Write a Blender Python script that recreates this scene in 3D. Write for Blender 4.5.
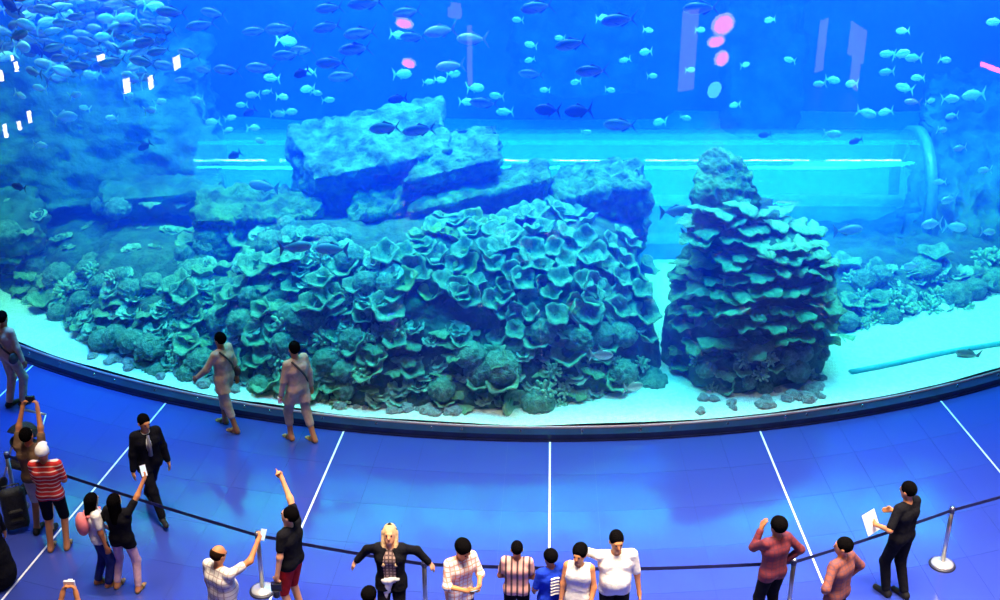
import bpy, bmesh, math, random
import numpy as np
from mathutils import Vector, Matrix, noise
from mathutils.bvhtree import BVHTree

for o in list(bpy.data.objects):
    bpy.data.objects.remove(o)
SC = bpy.context.scene
COL = SC.collection
random.seed(7)
R = math.radians
PI = math.pi

# ------------------------------------------------------------------ camera
CAM_H, PITCH, FPX = 11.0, R(26.0), 1300.0
cam = bpy.data.cameras.new('camera')
cam.sensor_width = 36.0
cam.lens = FPX / 1000.0 * 36.0
cam.clip_end = 200
camo = bpy.data.objects.new('camera', cam)
COL.objects.link(camo)
camo.location = (0, 0, CAM_H)
camo.rotation_euler = (PI / 2 - PITCH, 0, 0)
SC.camera = camo

# ------------------------------------------------------------------ world, lights, exposure
world = bpy.data.worlds.new('mall_ambient')
SC.world = world
world.use_nodes = True
world.node_tree.nodes['Background'].inputs['Color'].default_value = (0.25, 0.4, 1.0, 1)
world.node_tree.nodes['Background'].inputs['Strength'].default_value = 0.03
SC.view_settings.view_transform = 'Standard'
SC.view_settings.look = 'None'
SC.view_settings.gamma = 1.0
SC.view_settings.use_curve_mapping = False
SC.view_settings.exposure = 0.0
cy = SC.cycles
cy.use_denoising = True
cy.max_bounces = 8
cy.diffuse_bounces = 3
cy.glossy_bounces = 4
cy.transparent_max_bounces = 24
cy.volume_bounces = 2
cy.sample_clamp_indirect = 6.0
cy.caustics_reflective = False
cy.caustics_refractive = False


def area_light(name, loc, size, size_y, power, color, rot=(0, 0, 0), spread=180):
    l = bpy.data.lights.new(name, 'AREA')
    l.shape = 'RECTANGLE'
    l.size, l.size_y = size, size_y
    l.energy = power
    l.color = color
    l.spread = R(spread)
    o = bpy.data.objects.new(name, l)
    COL.objects.link(o)
    o.location = loc
    o.rotation_euler = rot
    return o


TANK_LAMP = (0.09, 0.40, 1.0)
# rows of lamps hung over the water, the ceiling lamp of the mall hall, and added fill lamps
for k in range(9):
    area_light('tank_lamp_row', (-9.2 + 2.3 * k, 22.7, 9.6), 1.9, 0.30, 140, (1.0, 0.92, 1.0), (0, 0, 0), 90)
area_light('tank_lamp_front', (0.5, 20.4, 9.6), 17, 0.8, 1800, (0.09, 0.48, 1.0), (R(9), 0, 0), 100)
area_light('tank_lamp_side', (9.0, 21.0, 9.6), 3, 2.5, 1300, TANK_LAMP)
area_light('reef_blue_fill', (-0.5, 18.9, 9.4), 17, 0.4, 560, (0.03, 0.26, 1.0), (R(3), 0, 0), 42)  # invented fill that turns the shaded reef front blue
area_light('tank_lamp_rear', (0, 29.0, 9.6), 24, 2.5, 950, (0.09, 0.58, 1.0))
area_light('mall_ceiling_lamp', (4.0, 10.5, 15.0), 14, 2.5, 1750, (1.0, 0.82, 0.62), (0, 0, 0), 57)
area_light('curb_fill', (0.5, 14.4, 15.0), 15, 0.8, 390, (1.0, 0.82, 0.62), (0, 0, 0), 36)  # added fill that brightens people near the curb, no known fixture

# ------------------------------------------------------------------ pixel helpers
SP, CP = math.sin(PITCH), math.cos(PITCH)


def ray(px, py):
    dx, dy = (px - 500.0) / FPX, (py - 300.0) / FPX
    return Vector((dx, CP - dy * SP, -(SP + dy * CP)))


def at_z(px, py, z=0.0):
    d = ray(px, py)
    return Vector((0, 0, CAM_H)) + d * ((z - CAM_H) / d.z)


def at_y(px, py, y):
    d = ray(px, py)
    return Vector((0, 0, CAM_H)) + d * (y / d.y)


# ------------------------------------------------------------------ object helpers
def link(o, parent=None):
    COL.objects.link(o)
    if parent is not None:
        o.parent = parent
    return o


def tag(o, label=None, cat=None, group=None, kind=None):
    if label: o['label'] = label
    if cat: o['category'] = cat
    if group: o['group'] = group
    if kind: o['kind'] = kind
    return o


def empty(name, loc=(0, 0, 0), rz=0.0):
    o = bpy.data.objects.new(name, None)
    COL.objects.link(o)
    o.location = loc
    o.rotation_euler = (0, 0, rz)
    o.empty_display_size = 0.2
    return o


def mesh_of(name, verts, faces, mats=(), smooth=False):
    me = bpy.data.meshes.new(name)
    me.from_pydata([tuple(v) for v in verts], [], faces)
    for m in (mats if isinstance(mats, (list, tuple)) else [mats]):
        me.materials.append(m)
    if smooth:
        me.polygons.foreach_set('use_smooth', [True] * len(me.polygons))
    me.update()
    return me


def obj(name, me, parent=None):
    return link(bpy.data.objects.new(name, me), parent)


class MB:
    """collects simple shapes into one mesh"""
    def __init__(s):
        s.v, s.f = [], []

    def add(s, vs, fs):
        n = len(s.v)
        s.v += [tuple(v) for v in vs]
        s.f += [tuple(i + n for i in f) for f in fs]
        return s

    def box(s, c, size, m=None):
        x, y, z = size[0] / 2, size[1] / 2, size[2] / 2
        vs = [Vector((sx * x, sy * y, sz * z)) for sx in (-1, 1) for sy in (-1, 1) for sz in (-1, 1)]
        if m is not None: vs = [m @ v for v in vs]
        vs = [v + Vector(c) for v in vs]
        return s.add(vs, [(0, 1, 3, 2), (4, 6, 7, 5), (0, 4, 5, 1), (2, 3, 7, 6), (0, 2, 6, 4), (1, 5, 7, 3)])

    def lathe(s, prof, n=24, c=(0, 0, 0), m=None):
        vs, fs = [], []
        for (r, z) in prof:
            for k in range(n):
                a = 2 * PI * k / n
                v = Vector((r * math.cos(a), r * math.sin(a), z))
                if m is not None: v = m @ v
                vs.append(v + Vector(c))
        for i in range(len(prof) - 1):
            for k in range(n):
                k2 = (k + 1) % n
                fs.append((i * n + k, i * n + k2, (i + 1) * n + k2, (i + 1) * n + k))
        fs.append(tuple(reversed(range(n))))
        fs.append(tuple((len(prof) - 1) * n + k for k in range(n)))
        return s.add(vs, fs)

    def tube(s, pts, rad, n=8):
        pts = [Vector(p) for p in pts]
        rs = rad if isinstance(rad, (list, tuple)) else [rad] * len(pts)
        vs, fs = [], []
        for i, p in enumerate(pts):
            d = (pts[min(i + 1, len(pts) - 1)] - pts[max(i - 1, 0)]).normalized()
            up = Vector((0, 0, 1)) if abs(d.z) < 0.9 else Vector((1, 0, 0))
            a = d.cross(up).normalized()
            b = a.cross(d).normalized()
            for k in range(n):
                t = 2 * PI * k / n
                vs.append(p + (a * math.cos(t) + b * math.sin(t)) * rs[i])
        for i in range(len(pts) - 1):
            for k in range(n):
                k2 = (k + 1) % n
                fs.append((i * n + k, i * n + k2, (i + 1) * n + k2, (i + 1) * n + k))
        fs.append(tuple(reversed(range(n))))
        fs.append(tuple((len(pts) - 1) * n + k for k in range(n)))
        return s.add(vs, fs)

    def mesh(s, name, mats, smooth=False):
        return mesh_of(name, s.v, s.f, mats, smooth)

    def build(s, name, mats, parent=None, smooth=False):
        return obj(name, s.mesh(name, mats, smooth), parent)


# ------------------------------------------------------------------ materials
def new_mat(name):
    m = bpy.data.materials.new(name)
    m.use_nodes = True
    nt = m.node_tree
    b = nt.nodes.get('Principled BSDF')
    return m, nt, b


def mat(name, col, rough=0.5, metal=0.0, var=0.0, scale=8.0, bump=0.0, bscale=None, spec=None, coat=0.0, emit=None, es=0.0, col2=None):
    """plain procedural material: colour broken up by noise, optional bump"""
    m, nt, b = new_mat(name)
    b.inputs['Base Color'].default_value = (*col, 1)
    b.inputs['Roughness'].default_value = rough
    b.inputs['Metallic'].default_value = metal
    if spec is not None: b.inputs['Specular IOR Level'].default_value = spec
    if coat: b.inputs['Coat Weight'].default_value = coat
    tc = nt.nodes.new('ShaderNodeTexCoord')
    if var or col2:
        n = nt.nodes.new('ShaderNodeTexNoise')
        n.inputs['Scale'].default_value = scale
        n.inputs['Detail'].default_value = 5
        nt.links.new(tc.outputs['Object'], n.inputs['Vector'])
        r = nt.nodes.new('ShaderNodeValToRGB')
        c2 = col2 or tuple(min(1, c * (1 + var)) for c in col)
        c1 = col if col2 else tuple(c * (1 - var) for c in col)
        r.color_ramp.elements[0].color = (*c1, 1)
        r.color_ramp.elements[1].color = (*c2, 1)
        r.color_ramp.elements[0].position = 0.35
        r.color_ramp.elements[1].position = 0.65
        nt.links.new(n.outputs['Fac'], r.inputs['Fac'])
        nt.links.new(r.outputs['Color'], b.inputs['Base Color'])
    if bump:
        n2 = nt.nodes.new('ShaderNodeTexNoise')
        n2.inputs['Scale'].default_value = bscale or scale * 2
        n2.inputs['Detail'].default_value = 6
        nt.links.new(tc.outputs['Object'], n2.inputs['Vector'])
        bm = nt.nodes.new('ShaderNodeBump')
        bm.inputs['Strength'].default_value = bump
        bm.inputs['Distance'].default_value = 0.1
        nt.links.new(n2.outputs['Fac'], bm.inputs['Height'])
        nt.links.new(bm.outputs['Normal'], b.inputs['Normal'])
    if emit:
        b.inputs['Emission Color'].default_value = (*emit, 1)
        b.inputs['Emission Strength'].default_value = es
    return m


def glow(name, col, strength):
    m, nt, b = new_mat(name)
    nt.nodes.remove(b)
    e = nt.nodes.new('ShaderNodeEmission')
    e.inputs['Color'].default_value = (*col, 1)
    e.inputs['Strength'].default_value = strength
    nt.links.new(e.outputs[0], nt.nodes['Material Output'].inputs['Surface'])
    return m


def clear_mat(name, ior=1.49, rough=0.0, tint=(1, 1, 1), gloss=True, haze=0.0, hazecol=(0.4, 0.8, 1)):
    """see-through sheet: straight transmission plus Fresnel reflection"""
    m, nt, b = new_mat(name)
    nt.nodes.remove(b)
    t = nt.nodes.new('ShaderNodeBsdfTransparent')
    t.inputs['Color'].default_value = (*tint, 1)
    last = t
    if haze:
        d = nt.nodes.new('ShaderNodeBsdfDiffuse')
        d.inputs['Color'].default_value = (*hazecol, 1)
        mx = nt.nodes.new('ShaderNodeMixShader')
        mx.inputs[0].default_value = haze
        nt.links.new(t.outputs[0], mx.inputs[1])
        nt.links.new(d.outputs[0], mx.inputs[2])
        last = mx
    if gloss:
        f = nt.nodes.new('ShaderNodeFresnel')
        f.inputs['IOR'].default_value = ior
        g = nt.nodes.new('ShaderNodeBsdfGlossy')
        g.inputs['Roughness'].default_value = rough
        mx = nt.nodes.new('ShaderNodeMixShader')
        ge = nt.nodes.new('ShaderNodeNewGeometry')
        iv = nt.nodes.new('ShaderNodeMath'); iv.operation = 'SUBTRACT'; iv.inputs[0].default_value = 1.0
        ml = nt.nodes.new('ShaderNodeMath'); ml.operation = 'MULTIPLY'
        nt.links.new(ge.outputs['Backfacing'], iv.inputs[1])
        nt.links.new(f.outputs[0], ml.inputs[0]); nt.links.new(iv.outputs[0], ml.inputs[1])
        nt.links.new(ml.outputs[0], mx.inputs[0])
        nt.links.new(last.outputs[0], mx.inputs[1])
        nt.links.new(g.outputs[0], mx.inputs[2])
        last = mx
    nt.links.new(last.outputs[0], nt.nodes['Material Output'].inputs['Surface'])
    return m


def pattern_mat(name, base, stripe, direction='Z', freq=30.0, width=0.5, cross=False, rough=0.8):
    """woven stripes or checks in the garment's own coordinates"""
    m, nt, b = new_mat(name)
    b.inputs['Roughness'].default_value = rough
    tc = nt.nodes.new('ShaderNodeTexCoord')
    sep = nt.nodes.new('ShaderNodeSeparateXYZ')
    nt.links.new(tc.outputs['Object'], sep.inputs[0])

    def band(ax):
        a = nt.nodes.new('ShaderNodeMath'); a.operation = 'MULTIPLY'
        nt.links.new(sep.outputs[ax], a.inputs[0]); a.inputs[1].default_value = freq
        c = nt.nodes.new('ShaderNodeMath'); c.operation = 'FRACT'
        nt.links.new(a.outputs[0], c.inputs[0])
        g = nt.nodes.new('ShaderNodeMath'); g.operation = 'LESS_THAN'
        nt.links.new(c.outputs[0], g.inputs[0]); g.inputs[1].default_value = width
        return g
    g = band(direction)
    if cross:
        g2 = band('X' if direction == 'Z' else 'Z')
        mxn = nt.nodes.new('ShaderNodeMath'); mxn.operation = 'MAXIMUM'
        nt.links.new(g.outputs[0], mxn.inputs[0]); nt.links.new(g2.outputs[0], mxn.inputs[1])
        g = mxn
    mix = nt.nodes.new('ShaderNodeMix'); mix.data_type = 'RGBA'
    mix.inputs[6].default_value = (*base, 1)
    mix.inputs[7].default_value = (*stripe, 1)
    nt.links.new(g.outputs[0], mix.inputs[0])
    nt.links.new(mix.outputs[2], b.inputs['Base Color'])
    return m

# ================================================================== THE HALL AND THE TANK
CURB_Z = 0.12


def circle3(p, q, r):
    ax, ay, bx, by, cx_, cy_ = p.x, p.y, q.x, q.y, r.x, r.y
    d = 2 * (ax * (by - cy_) + bx * (cy_ - ay) + cx_ * (ay - by))
    ux = ((ax**2 + ay**2) * (by - cy_) + (bx**2 + by**2) * (cy_ - ay) + (cx_**2 + cy_**2) * (ay - by)) / d
    uy = ((ax**2 + ay**2) * (cx_ - bx) + (bx**2 + by**2) * (ax - cx_) + (cx_**2 + cy_**2) * (bx - ax)) / d
    return ux, uy, math.hypot(ax - ux, ay - uy)


GX, GY, GR = circle3(at_z(20, 346, CURB_Z), at_z(550, 428, CURB_Z), at_z(1000, 371, CURB_Z))


def glass_y(x):
    return GY - math.sqrt(max(0.01, GR * GR - (x - GX) ** 2))


def arc_pt(a, r, z=0.0):
    """a = angle from the -Y direction, positive to +X"""
    return Vector((GX + r * math.sin(a), GY - r * math.cos(a), z))


AMAX = 0.80
NA = 72
ANG = [-AMAX + 2 * AMAX * i / NA for i in range(NA + 1)]


def arc_wall(name, r0, r1, z0, z1, mats, front_only_first=False, parent=None):
    """slab between two radii: r1 is the outer (hall) side. material 0 = hall face, 1 = the rest"""
    vs, fs, idx, sm = [], [], [], []
    for k in range(4):
        for a in ANG:
            c4 = [arc_pt(a, r1, z0), arc_pt(a, r1, z1), arc_pt(a, r0, z1), arc_pt(a, r0, z0)]
            vs += [c4[k], c4[(k + 1) % 4]]
    m = 2 * (NA + 1)
    for k in range(4):
        for i in range(NA):
            b = k * m + 2 * i
            fs.append((b, b + 2, b + 3, b + 1))
            idx.append(0 if k == 0 else 1); sm.append(k in (0, 2))
    for e in (0, NA):
        n = len(vs)
        a = ANG[e]
        vs += [arc_pt(a, r1, z0), arc_pt(a, r1, z1), arc_pt(a, r0, z1), arc_pt(a, r0, z0)]
        fs.append((n, n + 1, n + 2, n + 3) if e == 0 else (n + 3, n + 2, n + 1, n))
        idx.append(1); sm.append(False)
    me = mesh_of(name, vs, fs, mats)
    if len(mats) > 1:
        me.polygons.foreach_set('material_index', idx)
    me.polygons.foreach_set('use_smooth', sm)
    me.update()
    nrm = me.polygons[NA // 2].normal
    if nrm.y > 0: me.flip_normals()
    return obj(name, me, parent)


# ---- materials of the setting
M_floor, nt, b = new_mat('polished_floor_tile')
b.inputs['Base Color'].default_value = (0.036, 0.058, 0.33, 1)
b.inputs['Roughness'].default_value = 0.16
b.inputs['Specular IOR Level'].default_value = 1.0
b.inputs['IOR'].default_value = 1.65
tc = nt.nodes.new('ShaderNodeTexCoord')
n1 = nt.nodes.new('ShaderNodeTexNoise'); n1.inputs['Scale'].default_value = 0.9; n1.inputs['Detail'].default_value = 6
nt.links.new(tc.outputs['Object'], n1.inputs['Vector'])
rr = nt.nodes.new('ShaderNodeMapRange'); rr.inputs[1].default_value = 0.35; rr.inputs[2].default_value = 0.7
rr.inputs[3].default_value = 0.08; rr.inputs[4].default_value = 0.18
nt.links.new(n1.outputs['Fac'], rr.inputs[0]); nt.links.new(rr.outputs[0], b.inputs['Roughness'])
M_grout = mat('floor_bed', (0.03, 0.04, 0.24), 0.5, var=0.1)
M_inlay = mat('white_inlay', (0.75, 0.80, 0.9), 0.25, var=0.05)
M_curb = mat('dark_curb_stone', (0.012, 0.016, 0.07), 0.3, var=0.2, scale=4)
M_steel = mat('brushed_steel', (0.62, 0.60, 0.60), 0.28, 1.0, var=0.05, scale=30)
M_stud = mat('stud_metal', (0.75, 0.8, 0.9), 0.2, 1.0)
M_glass = clear_mat('acrylic_front', 1.49)
M_glass_in = clear_mat('acrylic_body', gloss=False)
M_edge = mat('painted_edge_highlight', (0.8, 0.62, 0.75), 0.3)
M_wall = mat('dark_hall_wall', (0.015, 0.018, 0.06), 0.6, var=0.2, scale=1.0)
M_rearwall = mat('tank_back_paint', (0.06, 0.22, 0.30), 0.9, var=0.35, scale=0.5, bump=0.6, bscale=2.0)
M_sidewall = mat('tank_side_paint', (0.05, 0.18, 0.26), 0.9, var=0.3, scale=0.6)

# ---- floor bed, tiles and inlay lines
fl = MB().box((0, 7.5, -0.11), (36, 36, 0.2)).build('floor', M_grout)
tag(fl, kind='structure')
LINES = [((44, 355), (15, 382)), ((180, 386), (2, 600)), ((350, 417), (270, 600)), ((550, 431), (549, 600)),
         ((755, 419), (830, 600)), ((930, 388), (1000, 472))]
GL = []
RC = GR + 0.20
for (p, q) in LINES:
    P, Q = at_z(*p), at_z(*q)
    d = (Q - P).normalized()
    # start exactly at the curb's foot
    o_ = P - Vector((GX, GY, 0))
    bq = o_.dot(d); cq = o_.dot(o_) - RC * RC
    disc = bq * bq - cq
    t = -bq + math.sqrt(max(disc, 0))
    GL.append((P + d * t, d))
dl = (GL[0][1] + (GL[0][1] - GL[1][1])).normalized()
GL.insert(0, (arc_pt(-0.62, RC), dl))
dr = (GL[-1][1] + (GL[-1][1] - GL[-2][1])).normalized()
GL.append((arc_pt(0.66, RC), dr))
TILE_L = 0.95
tile_objs = 0
for si in range(len(GL) - 1):
    (A, da), (B, db) = GL[si], GL[si + 1]
    aA = math.atan2(A.x - GX, GY - A.y); aB = math.atan2(B.x - GX, GY - B.y)
    nu = 5 if si in (1, 2, 3, 4, 5) else 3
    for r_ in range(8):
        s0, s1 = r_ * TILE_L, (r_ + 1) * TILE_L
        for u in range(nu):
            us = []
            for (uu, ss) in ((u / nu, s0), ((u + 1) / nu, s0), ((u + 1) / nu, s1), (u / nu, s1)):
                c0 = arc_pt(aA + (aB - aA) * uu, RC)
                us.append(c0 + (da * (1 - uu) + db * uu).normalized() * ss)
            c = sum(us, Vector()) / 4
            q4 = [v + (c - v).normalized() * 0.0018 for v in us]
            vs = [v - c for v in q4] + [v - c - Vector((0, 0, 0.012)) for v in q4]
            for k in range(4): vs[k].z = 0.0
            me = mesh_of('floor_tile', vs, [(3, 2, 1, 0), (4, 5, 6, 7), (0, 1, 5, 4), (1, 2, 6, 5), (2, 3, 7, 6), (3, 0, 4, 7)], [M_floor])
            bmx = bmesh.new(); bmx.from_mesh(me); bmesh.ops.recalc_face_normals(bmx, faces=bmx.faces); bmx.to_mesh(me); bmx.free()
            t = obj('floor_tile', me, fl); t.location = c
            tile_objs += 1
for i, (P, d) in enumerate(GL[1:-1]):
    n = Vector((-d.y, d.x, 0))
    w = 0.014
    L = 7.5
    pts = [P + n * w, P - n * w, P + d * L - n * w, P + d * L + n * w]
    vs = [p + Vector((0, 0, 0.004)) for p in pts] + [p - Vector((0, 0, 0.01)) for p in pts]
    me = mesh_of('inlay_strip', vs, [(0, 1, 2, 3), (7, 6, 5, 4), (0, 4, 5, 1), (1, 5, 6, 2), (2, 6, 7, 3), (3, 7, 4, 0)], [M_inlay])
    bmx = bmesh.new(); bmx.from_mesh(me); bmesh.ops.recalc_face_normals(bmx, faces=bmx.faces); bmx.to_mesh(me); bmx.free()
    obj('inlay_strip', me, fl)

# ---- curb with bolt studs, glass, pink strip painting the highlight on its lower edge
curb = arc_wall('baseboard_tank', GR - 0.2, RC, -0.01, CURB_Z, [M_curb])
tag(curb, kind='structure')
lip = arc_wall('curb_lip', RC - 0.005, RC + 0.025, 0.0, 0.028, [M_curb], parent=curb)
stud_mb = MB().lathe([(0.022, 0), (0.022, 0.012), (0.012, 0.018), (0.012, 0.04), (0.0035, 0.043)], 10)
stud_me = stud_mb.mesh('stud', [M_stud], True)
for px in (30, 60, 95, 115, 155, 198, 244, 270, 322, 376, 432, 462, 521, 582, 641, 671, 728, 784, 806, 837, 862, 910, 956, 998):
    a = math.atan2((px - 550) / 1300 * 22.0 - 0.0, 1)
    # angle on the arc that matches this pixel column at the curb
    best = min((k * 0.002 - 0.7 for k in range(700)), key=lambda a_: abs((lambda v: 500 + FPX * v.x / (v.y * CP - (v.z - CAM_H) * SP))(arc_pt(a_, GR + 0.1, CURB_Z)) - px))
    s = obj('stud', stud_me, curb)
    s.location = arc_pt(best, GR + 0.11, CURB_Z)
gl = arc_wall('window_1', GR - 0.12, GR, CURB_Z, 8.4, [M_glass, M_glass_in])
tag(gl, 'huge curved clear acrylic viewing panel of the aquarium', 'window', kind='structure')
ed = arc_wall('window_edge_highlight', GR - 0.02, GR + 0.012, CURB_Z, CURB_Z + 0.025, [M_edge], parent=gl)  # highlight along the glass foot, put in as a pink strip

# ---- hall facade above the acrylic
fac = arc_wall('wall_front', GR - 0.3, GR + 0.1, 8.4, 16.0, [M_wall]); tag(fac, kind='structure')

# ---- tank shell
TB = 33.0
tw = MB().box((0, TB + 0.2, 4.6), (40, 0.4, 9.6)).build('wall_tank_back', M_rearwall); tag(tw, kind='structure')
for s_ in (-1, 1):
    w_ = MB().box((s_ * 16.2 + GX, 29.0, 4.6), (0.4, 16.0, 9.6)).build('wall_tank_left' if s_ < 0 else 'wall_tank_right', M_sidewall); tag(w_, kind='structure')

# ---- sand bed: gentle mounds, grid inside the arc
M_sand = mat('pale_sand', (0.80, 0.82, 0.74), 0.95, var=0.10, scale=14, bump=0.5, bscale=40)
NXS, NYS = 110, 70
vs, fs = [], []


def sand_z(x, y):
    d = y - glass_y(x)
    z = CURB_Z + 0.06 + 0.045 * noise.noise(Vector((x * 0.7, y * 0.7, 2.0)))
    z += 0.10 * max(0.0, min(1.0, (d - 0.4) / 3.0)) * (0.6 + noise.noise(Vector((x * 0.35, y * 0.3, 5.0))))
    if x > 4.5:   # bank that rises on the far side of the clear sand
        z += 0.22 * max(0.0, min(1.0, (d - 1.2) / 2.5))
    return z


for j in range(NYS + 1):
    for i in range(NXS + 1):
        x = -14.5 + 30.5 * i / NXS
        f = j / NYS
        y0 = glass_y(max(min(x, GX + GR * 0.78), GX - GR * 0.78)) + 0.012
        y = y0 + (TB - 0.06 - y0) * (f ** 1.5)
        vs.append((x, y, sand_z(x, y)))
for j in range(NYS):
    for i in range(NXS):
        a = j * (NXS + 1) + i
        fs.append((a, a + 1, a + NXS + 2, a + NXS + 1))
sand = obj('sand_bed', mesh_of('sand_bed', vs, fs, [M_sand], True))
tag(sand, 'pale sand spread over the aquarium bottom', 'sand', kind='stuff')

# ---- water: one closed body behind the acrylic, filling the tank to its surface
M_water, nt, b = new_mat('blue_tank_water')
nt.nodes.remove(b)
vsn = nt.nodes.new('ShaderNodeVolumeScatter')
SC_RGB = (0.003, 0.011, 0.135)
dm = max(SC_RGB)
vsn.inputs['Color'].default_value = (*[c / dm for c in SC_RGB], 1)
vsn.inputs['Density'].default_value = dm
vsn.inputs['Anisotropy'].default_value = 0.0
van = nt.nodes.new('ShaderNodeVolumeAbsorption')
AB_RGB = (0.20, 0.016, 0.0)
am = max(AB_RGB)
van.inputs['Color'].default_value = (*[1 - c / am for c in AB_RGB], 1)
van.inputs['Density'].default_value = am
adn = nt.nodes.new('ShaderNodeAddShader')
nt.links.new(vsn.outputs[0], adn.inputs[0]); nt.links.new(van.outputs[0], adn.inputs[1])
nt.links.new(adn.outputs[0], nt.nodes['Material Output'].inputs['Volume'])
ring = [arc_pt(a, GR - 0.13) for a in [-0.95 + 1.9 * i / 160 for i in range(161)]]
poly = [(p.x, p.y) for p in ring] + [(ring[-1].x, TB - 0.02), (ring[0].x, TB - 0.02)]
n = len(poly)
vs = [(x, y, -0.3) for x, y in poly] + [(x, y, 8.38) for x, y in poly]
fs = [tuple(reversed(range(n))), tuple(range(n, 2 * n))] + [(i, (i + 1) % n, n + (i + 1) % n, n + i) for i in range(n)]
water = obj('tank_water', mesh_of('tank_water', vs, fs, [M_water]))
tag(water, 'clear blue water filling the aquarium behind the glass', 'water', kind='stuff')

# ================================================================== ROCKS, TUNNEL, CORALS
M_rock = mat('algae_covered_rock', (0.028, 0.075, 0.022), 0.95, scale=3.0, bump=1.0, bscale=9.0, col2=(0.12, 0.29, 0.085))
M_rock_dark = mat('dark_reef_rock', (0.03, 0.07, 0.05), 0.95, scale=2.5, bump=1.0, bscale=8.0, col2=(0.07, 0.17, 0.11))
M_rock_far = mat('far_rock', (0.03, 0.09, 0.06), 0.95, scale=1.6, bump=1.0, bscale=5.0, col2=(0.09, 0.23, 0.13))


def fbm(p, o=4):
    return noise.fractal(p, 1.0, 2.0, o, noise_basis='PERLIN_ORIGINAL')


def boulder(name, corners, mat_, label, n=20, rnd=0.35, amp=0.10, freq=1.6, seed=0, ridge=0.0, group=None):
    """eight corners (bottom fl, fr, br, bl, then top fl, fr, br, bl) -> weathered rock"""
    c = [Vector(v) for v in corners]
    bm = bmesh.new()
    bmesh.ops.create_cube(bm, size=2.0)
    bmesh.ops.subdivide_edges(bm, edges=bm.edges[:], cuts=n, use_grid_fill=True)
    size = max((c[i] - c[j]).length for i in range(8) for j in range(i))
    for v in bm.verts:
        p = v.co.copy()
        sph = p.normalized() * 1.12
        p = p.lerp(sph, rnd)
        u, w, h = (p.x + 1) / 2, (p.y + 1) / 2, (p.z + 1) / 2
        bot = (c[0] * (1 - u) + c[1] * u) * (1 - w) + (c[3] * (1 - u) + c[2] * u) * w
        top = (c[4] * (1 - u) + c[5] * u) * (1 - w) + (c[7] * (1 - u) + c[6] * u) * w
        v.co = bot * (1 - h) + top * h
    bm.normal_update()
    nrm = {v: v.normal.copy() for v in bm.verts}
    off = Vector((seed * 7.3, seed * 3.1, seed * 1.7))
    for v in bm.verts:
        q = v.co * freq + off
        d = fbm(q) * amp + fbm(q * 3.5) * amp * 0.5 - abs(noise.noise(q * 6.0)) * amp * 0.3
        d -= ridge * abs(noise.noise(Vector((q.x * 2.2, q.y * 2.2, q.z * 0.35))))
        v.co += nrm[v] * d
    bm.normal_update()
    cen = sum((v.co for v in bm.verts), Vector()) / len(bm.verts)
    zmin = min(v.co.z for v in bm.verts)
    base = Vector((cen.x, cen.y, zmin))
    for v in bm.verts: v.co -= base
    me = bpy.data.meshes.new(name)
    bm.to_mesh(me); bm.free()
    me.materials.append(mat_)
    me.polygons.foreach_set('use_smooth', [True] * len(me.polygons))
    o = obj(name, me)
    o.location = base
    tag(o, label, 'rock', group)
    return o


TARGETS = []      # (bvh, object) of every surface corals may grow on


def add_target(o):
    me = o.data
    vs = [o.location + v.co for v in me.vertices]
    TARGETS.append((BVHTree.FromPolygons(vs, [tuple(p.vertices) for p in me.polygons]), o))


def reef(name, xs, prof, hs, label, mat_, amp=0.16, nu=120, seed=0, off=None, lean=None):
    """a bank of reef: profile (distance behind the glass, height factor) swept along x"""
    vs, fs = [], []
    nv = len(prof) * 6
    x0, x1 = xs[0], xs[-1]
    for i in range(nu + 1):
        x = x0 + (x1 - x0) * i / nu
        h = np.interp(x, xs, hs)
        o_ = np.interp(x, xs, off) if off else 0.0
        for j in range(nv + 1):
            t = j / nv * (len(prof) - 1)
            k = min(int(t), len(prof) - 2); f = t - k
            d = prof[k][0] * (1 - f) + prof[k + 1][0] * f
            z = prof[k][1] * (1 - f) + prof[k + 1][1] * f
            p = Vector((x, glass_y(x) + 0.35 + d + o_, CURB_Z + z * h))
            q = p * 1.3 + Vector((seed * 5.1, 0, seed))
            m = min(1.0, z * h * 2.0 + 0.15)
            p += Vector((fbm(q), fbm(q + Vector((31, 0, 0))), fbm(q + Vector((0, 17, 0))))) * amp * m
            q2 = p * 3.7
            p += Vector((0, -1, 0.5)) * fbm(q2) * amp * 0.5 * m
            if z <= 0.0: p.z = CURB_Z - 0.1
            vs.append(p)
    for i in range(nu):
        for j in range(nv):
            a = i * (nv + 1) + j
            fs.append((a, a + nv + 1, a + nv + 2, a + 1))
    base = Vector(((x0 + x1) / 2, glass_y((x0 + x1) / 2) + 2, CURB_Z))
    o = obj(name, mesh_of(name, [v - base for v in vs], fs, [mat_], True))
    o.location = base
    tag(o, label, 'reef')
    return o


PROF = [(0.15, 0.0), (0.35, 0.16), (0.62, 0.36), (0.95, 0.58), (1.35, 0.80), (1.9, 0.95), (2.9, 1.0), (4.0, 0.85), (4.8, 0.45), (5.2, 0.0)]
rc = reef('reef_bank', [-4.95, -4.5, -3.6, -2.4, -1.0, 0.5, 1.6, 2.3, 2.75], PROF,
          [0.9, 1.75, 2.05, 2.1, 2.25, 2.35, 2.3, 1.9, 0.35],
          'broad reef bank crowded with cup corals under the stacked slabs', M_rock_dark, seed=1,
          off=[0.1, 0.0, -0.15, -0.2, -0.1, 0.05, 0.3, 0.55, 0.9])
rl = reef('reef_bank', [-10.5, -9.0, -8.0, -7.0, -6.0, -5.2, -4.6], PROF,
          [0.35, 0.75, 0.9, 1.25, 1.3, 1.35, 0.9],
          'low reef bank of leafy corals beside the dark cavity', M_rock_dark, seed=2,
          off=[0.9, 0.8, 0.55, 0.05, -0.15, -0.1, 0.1])
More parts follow.
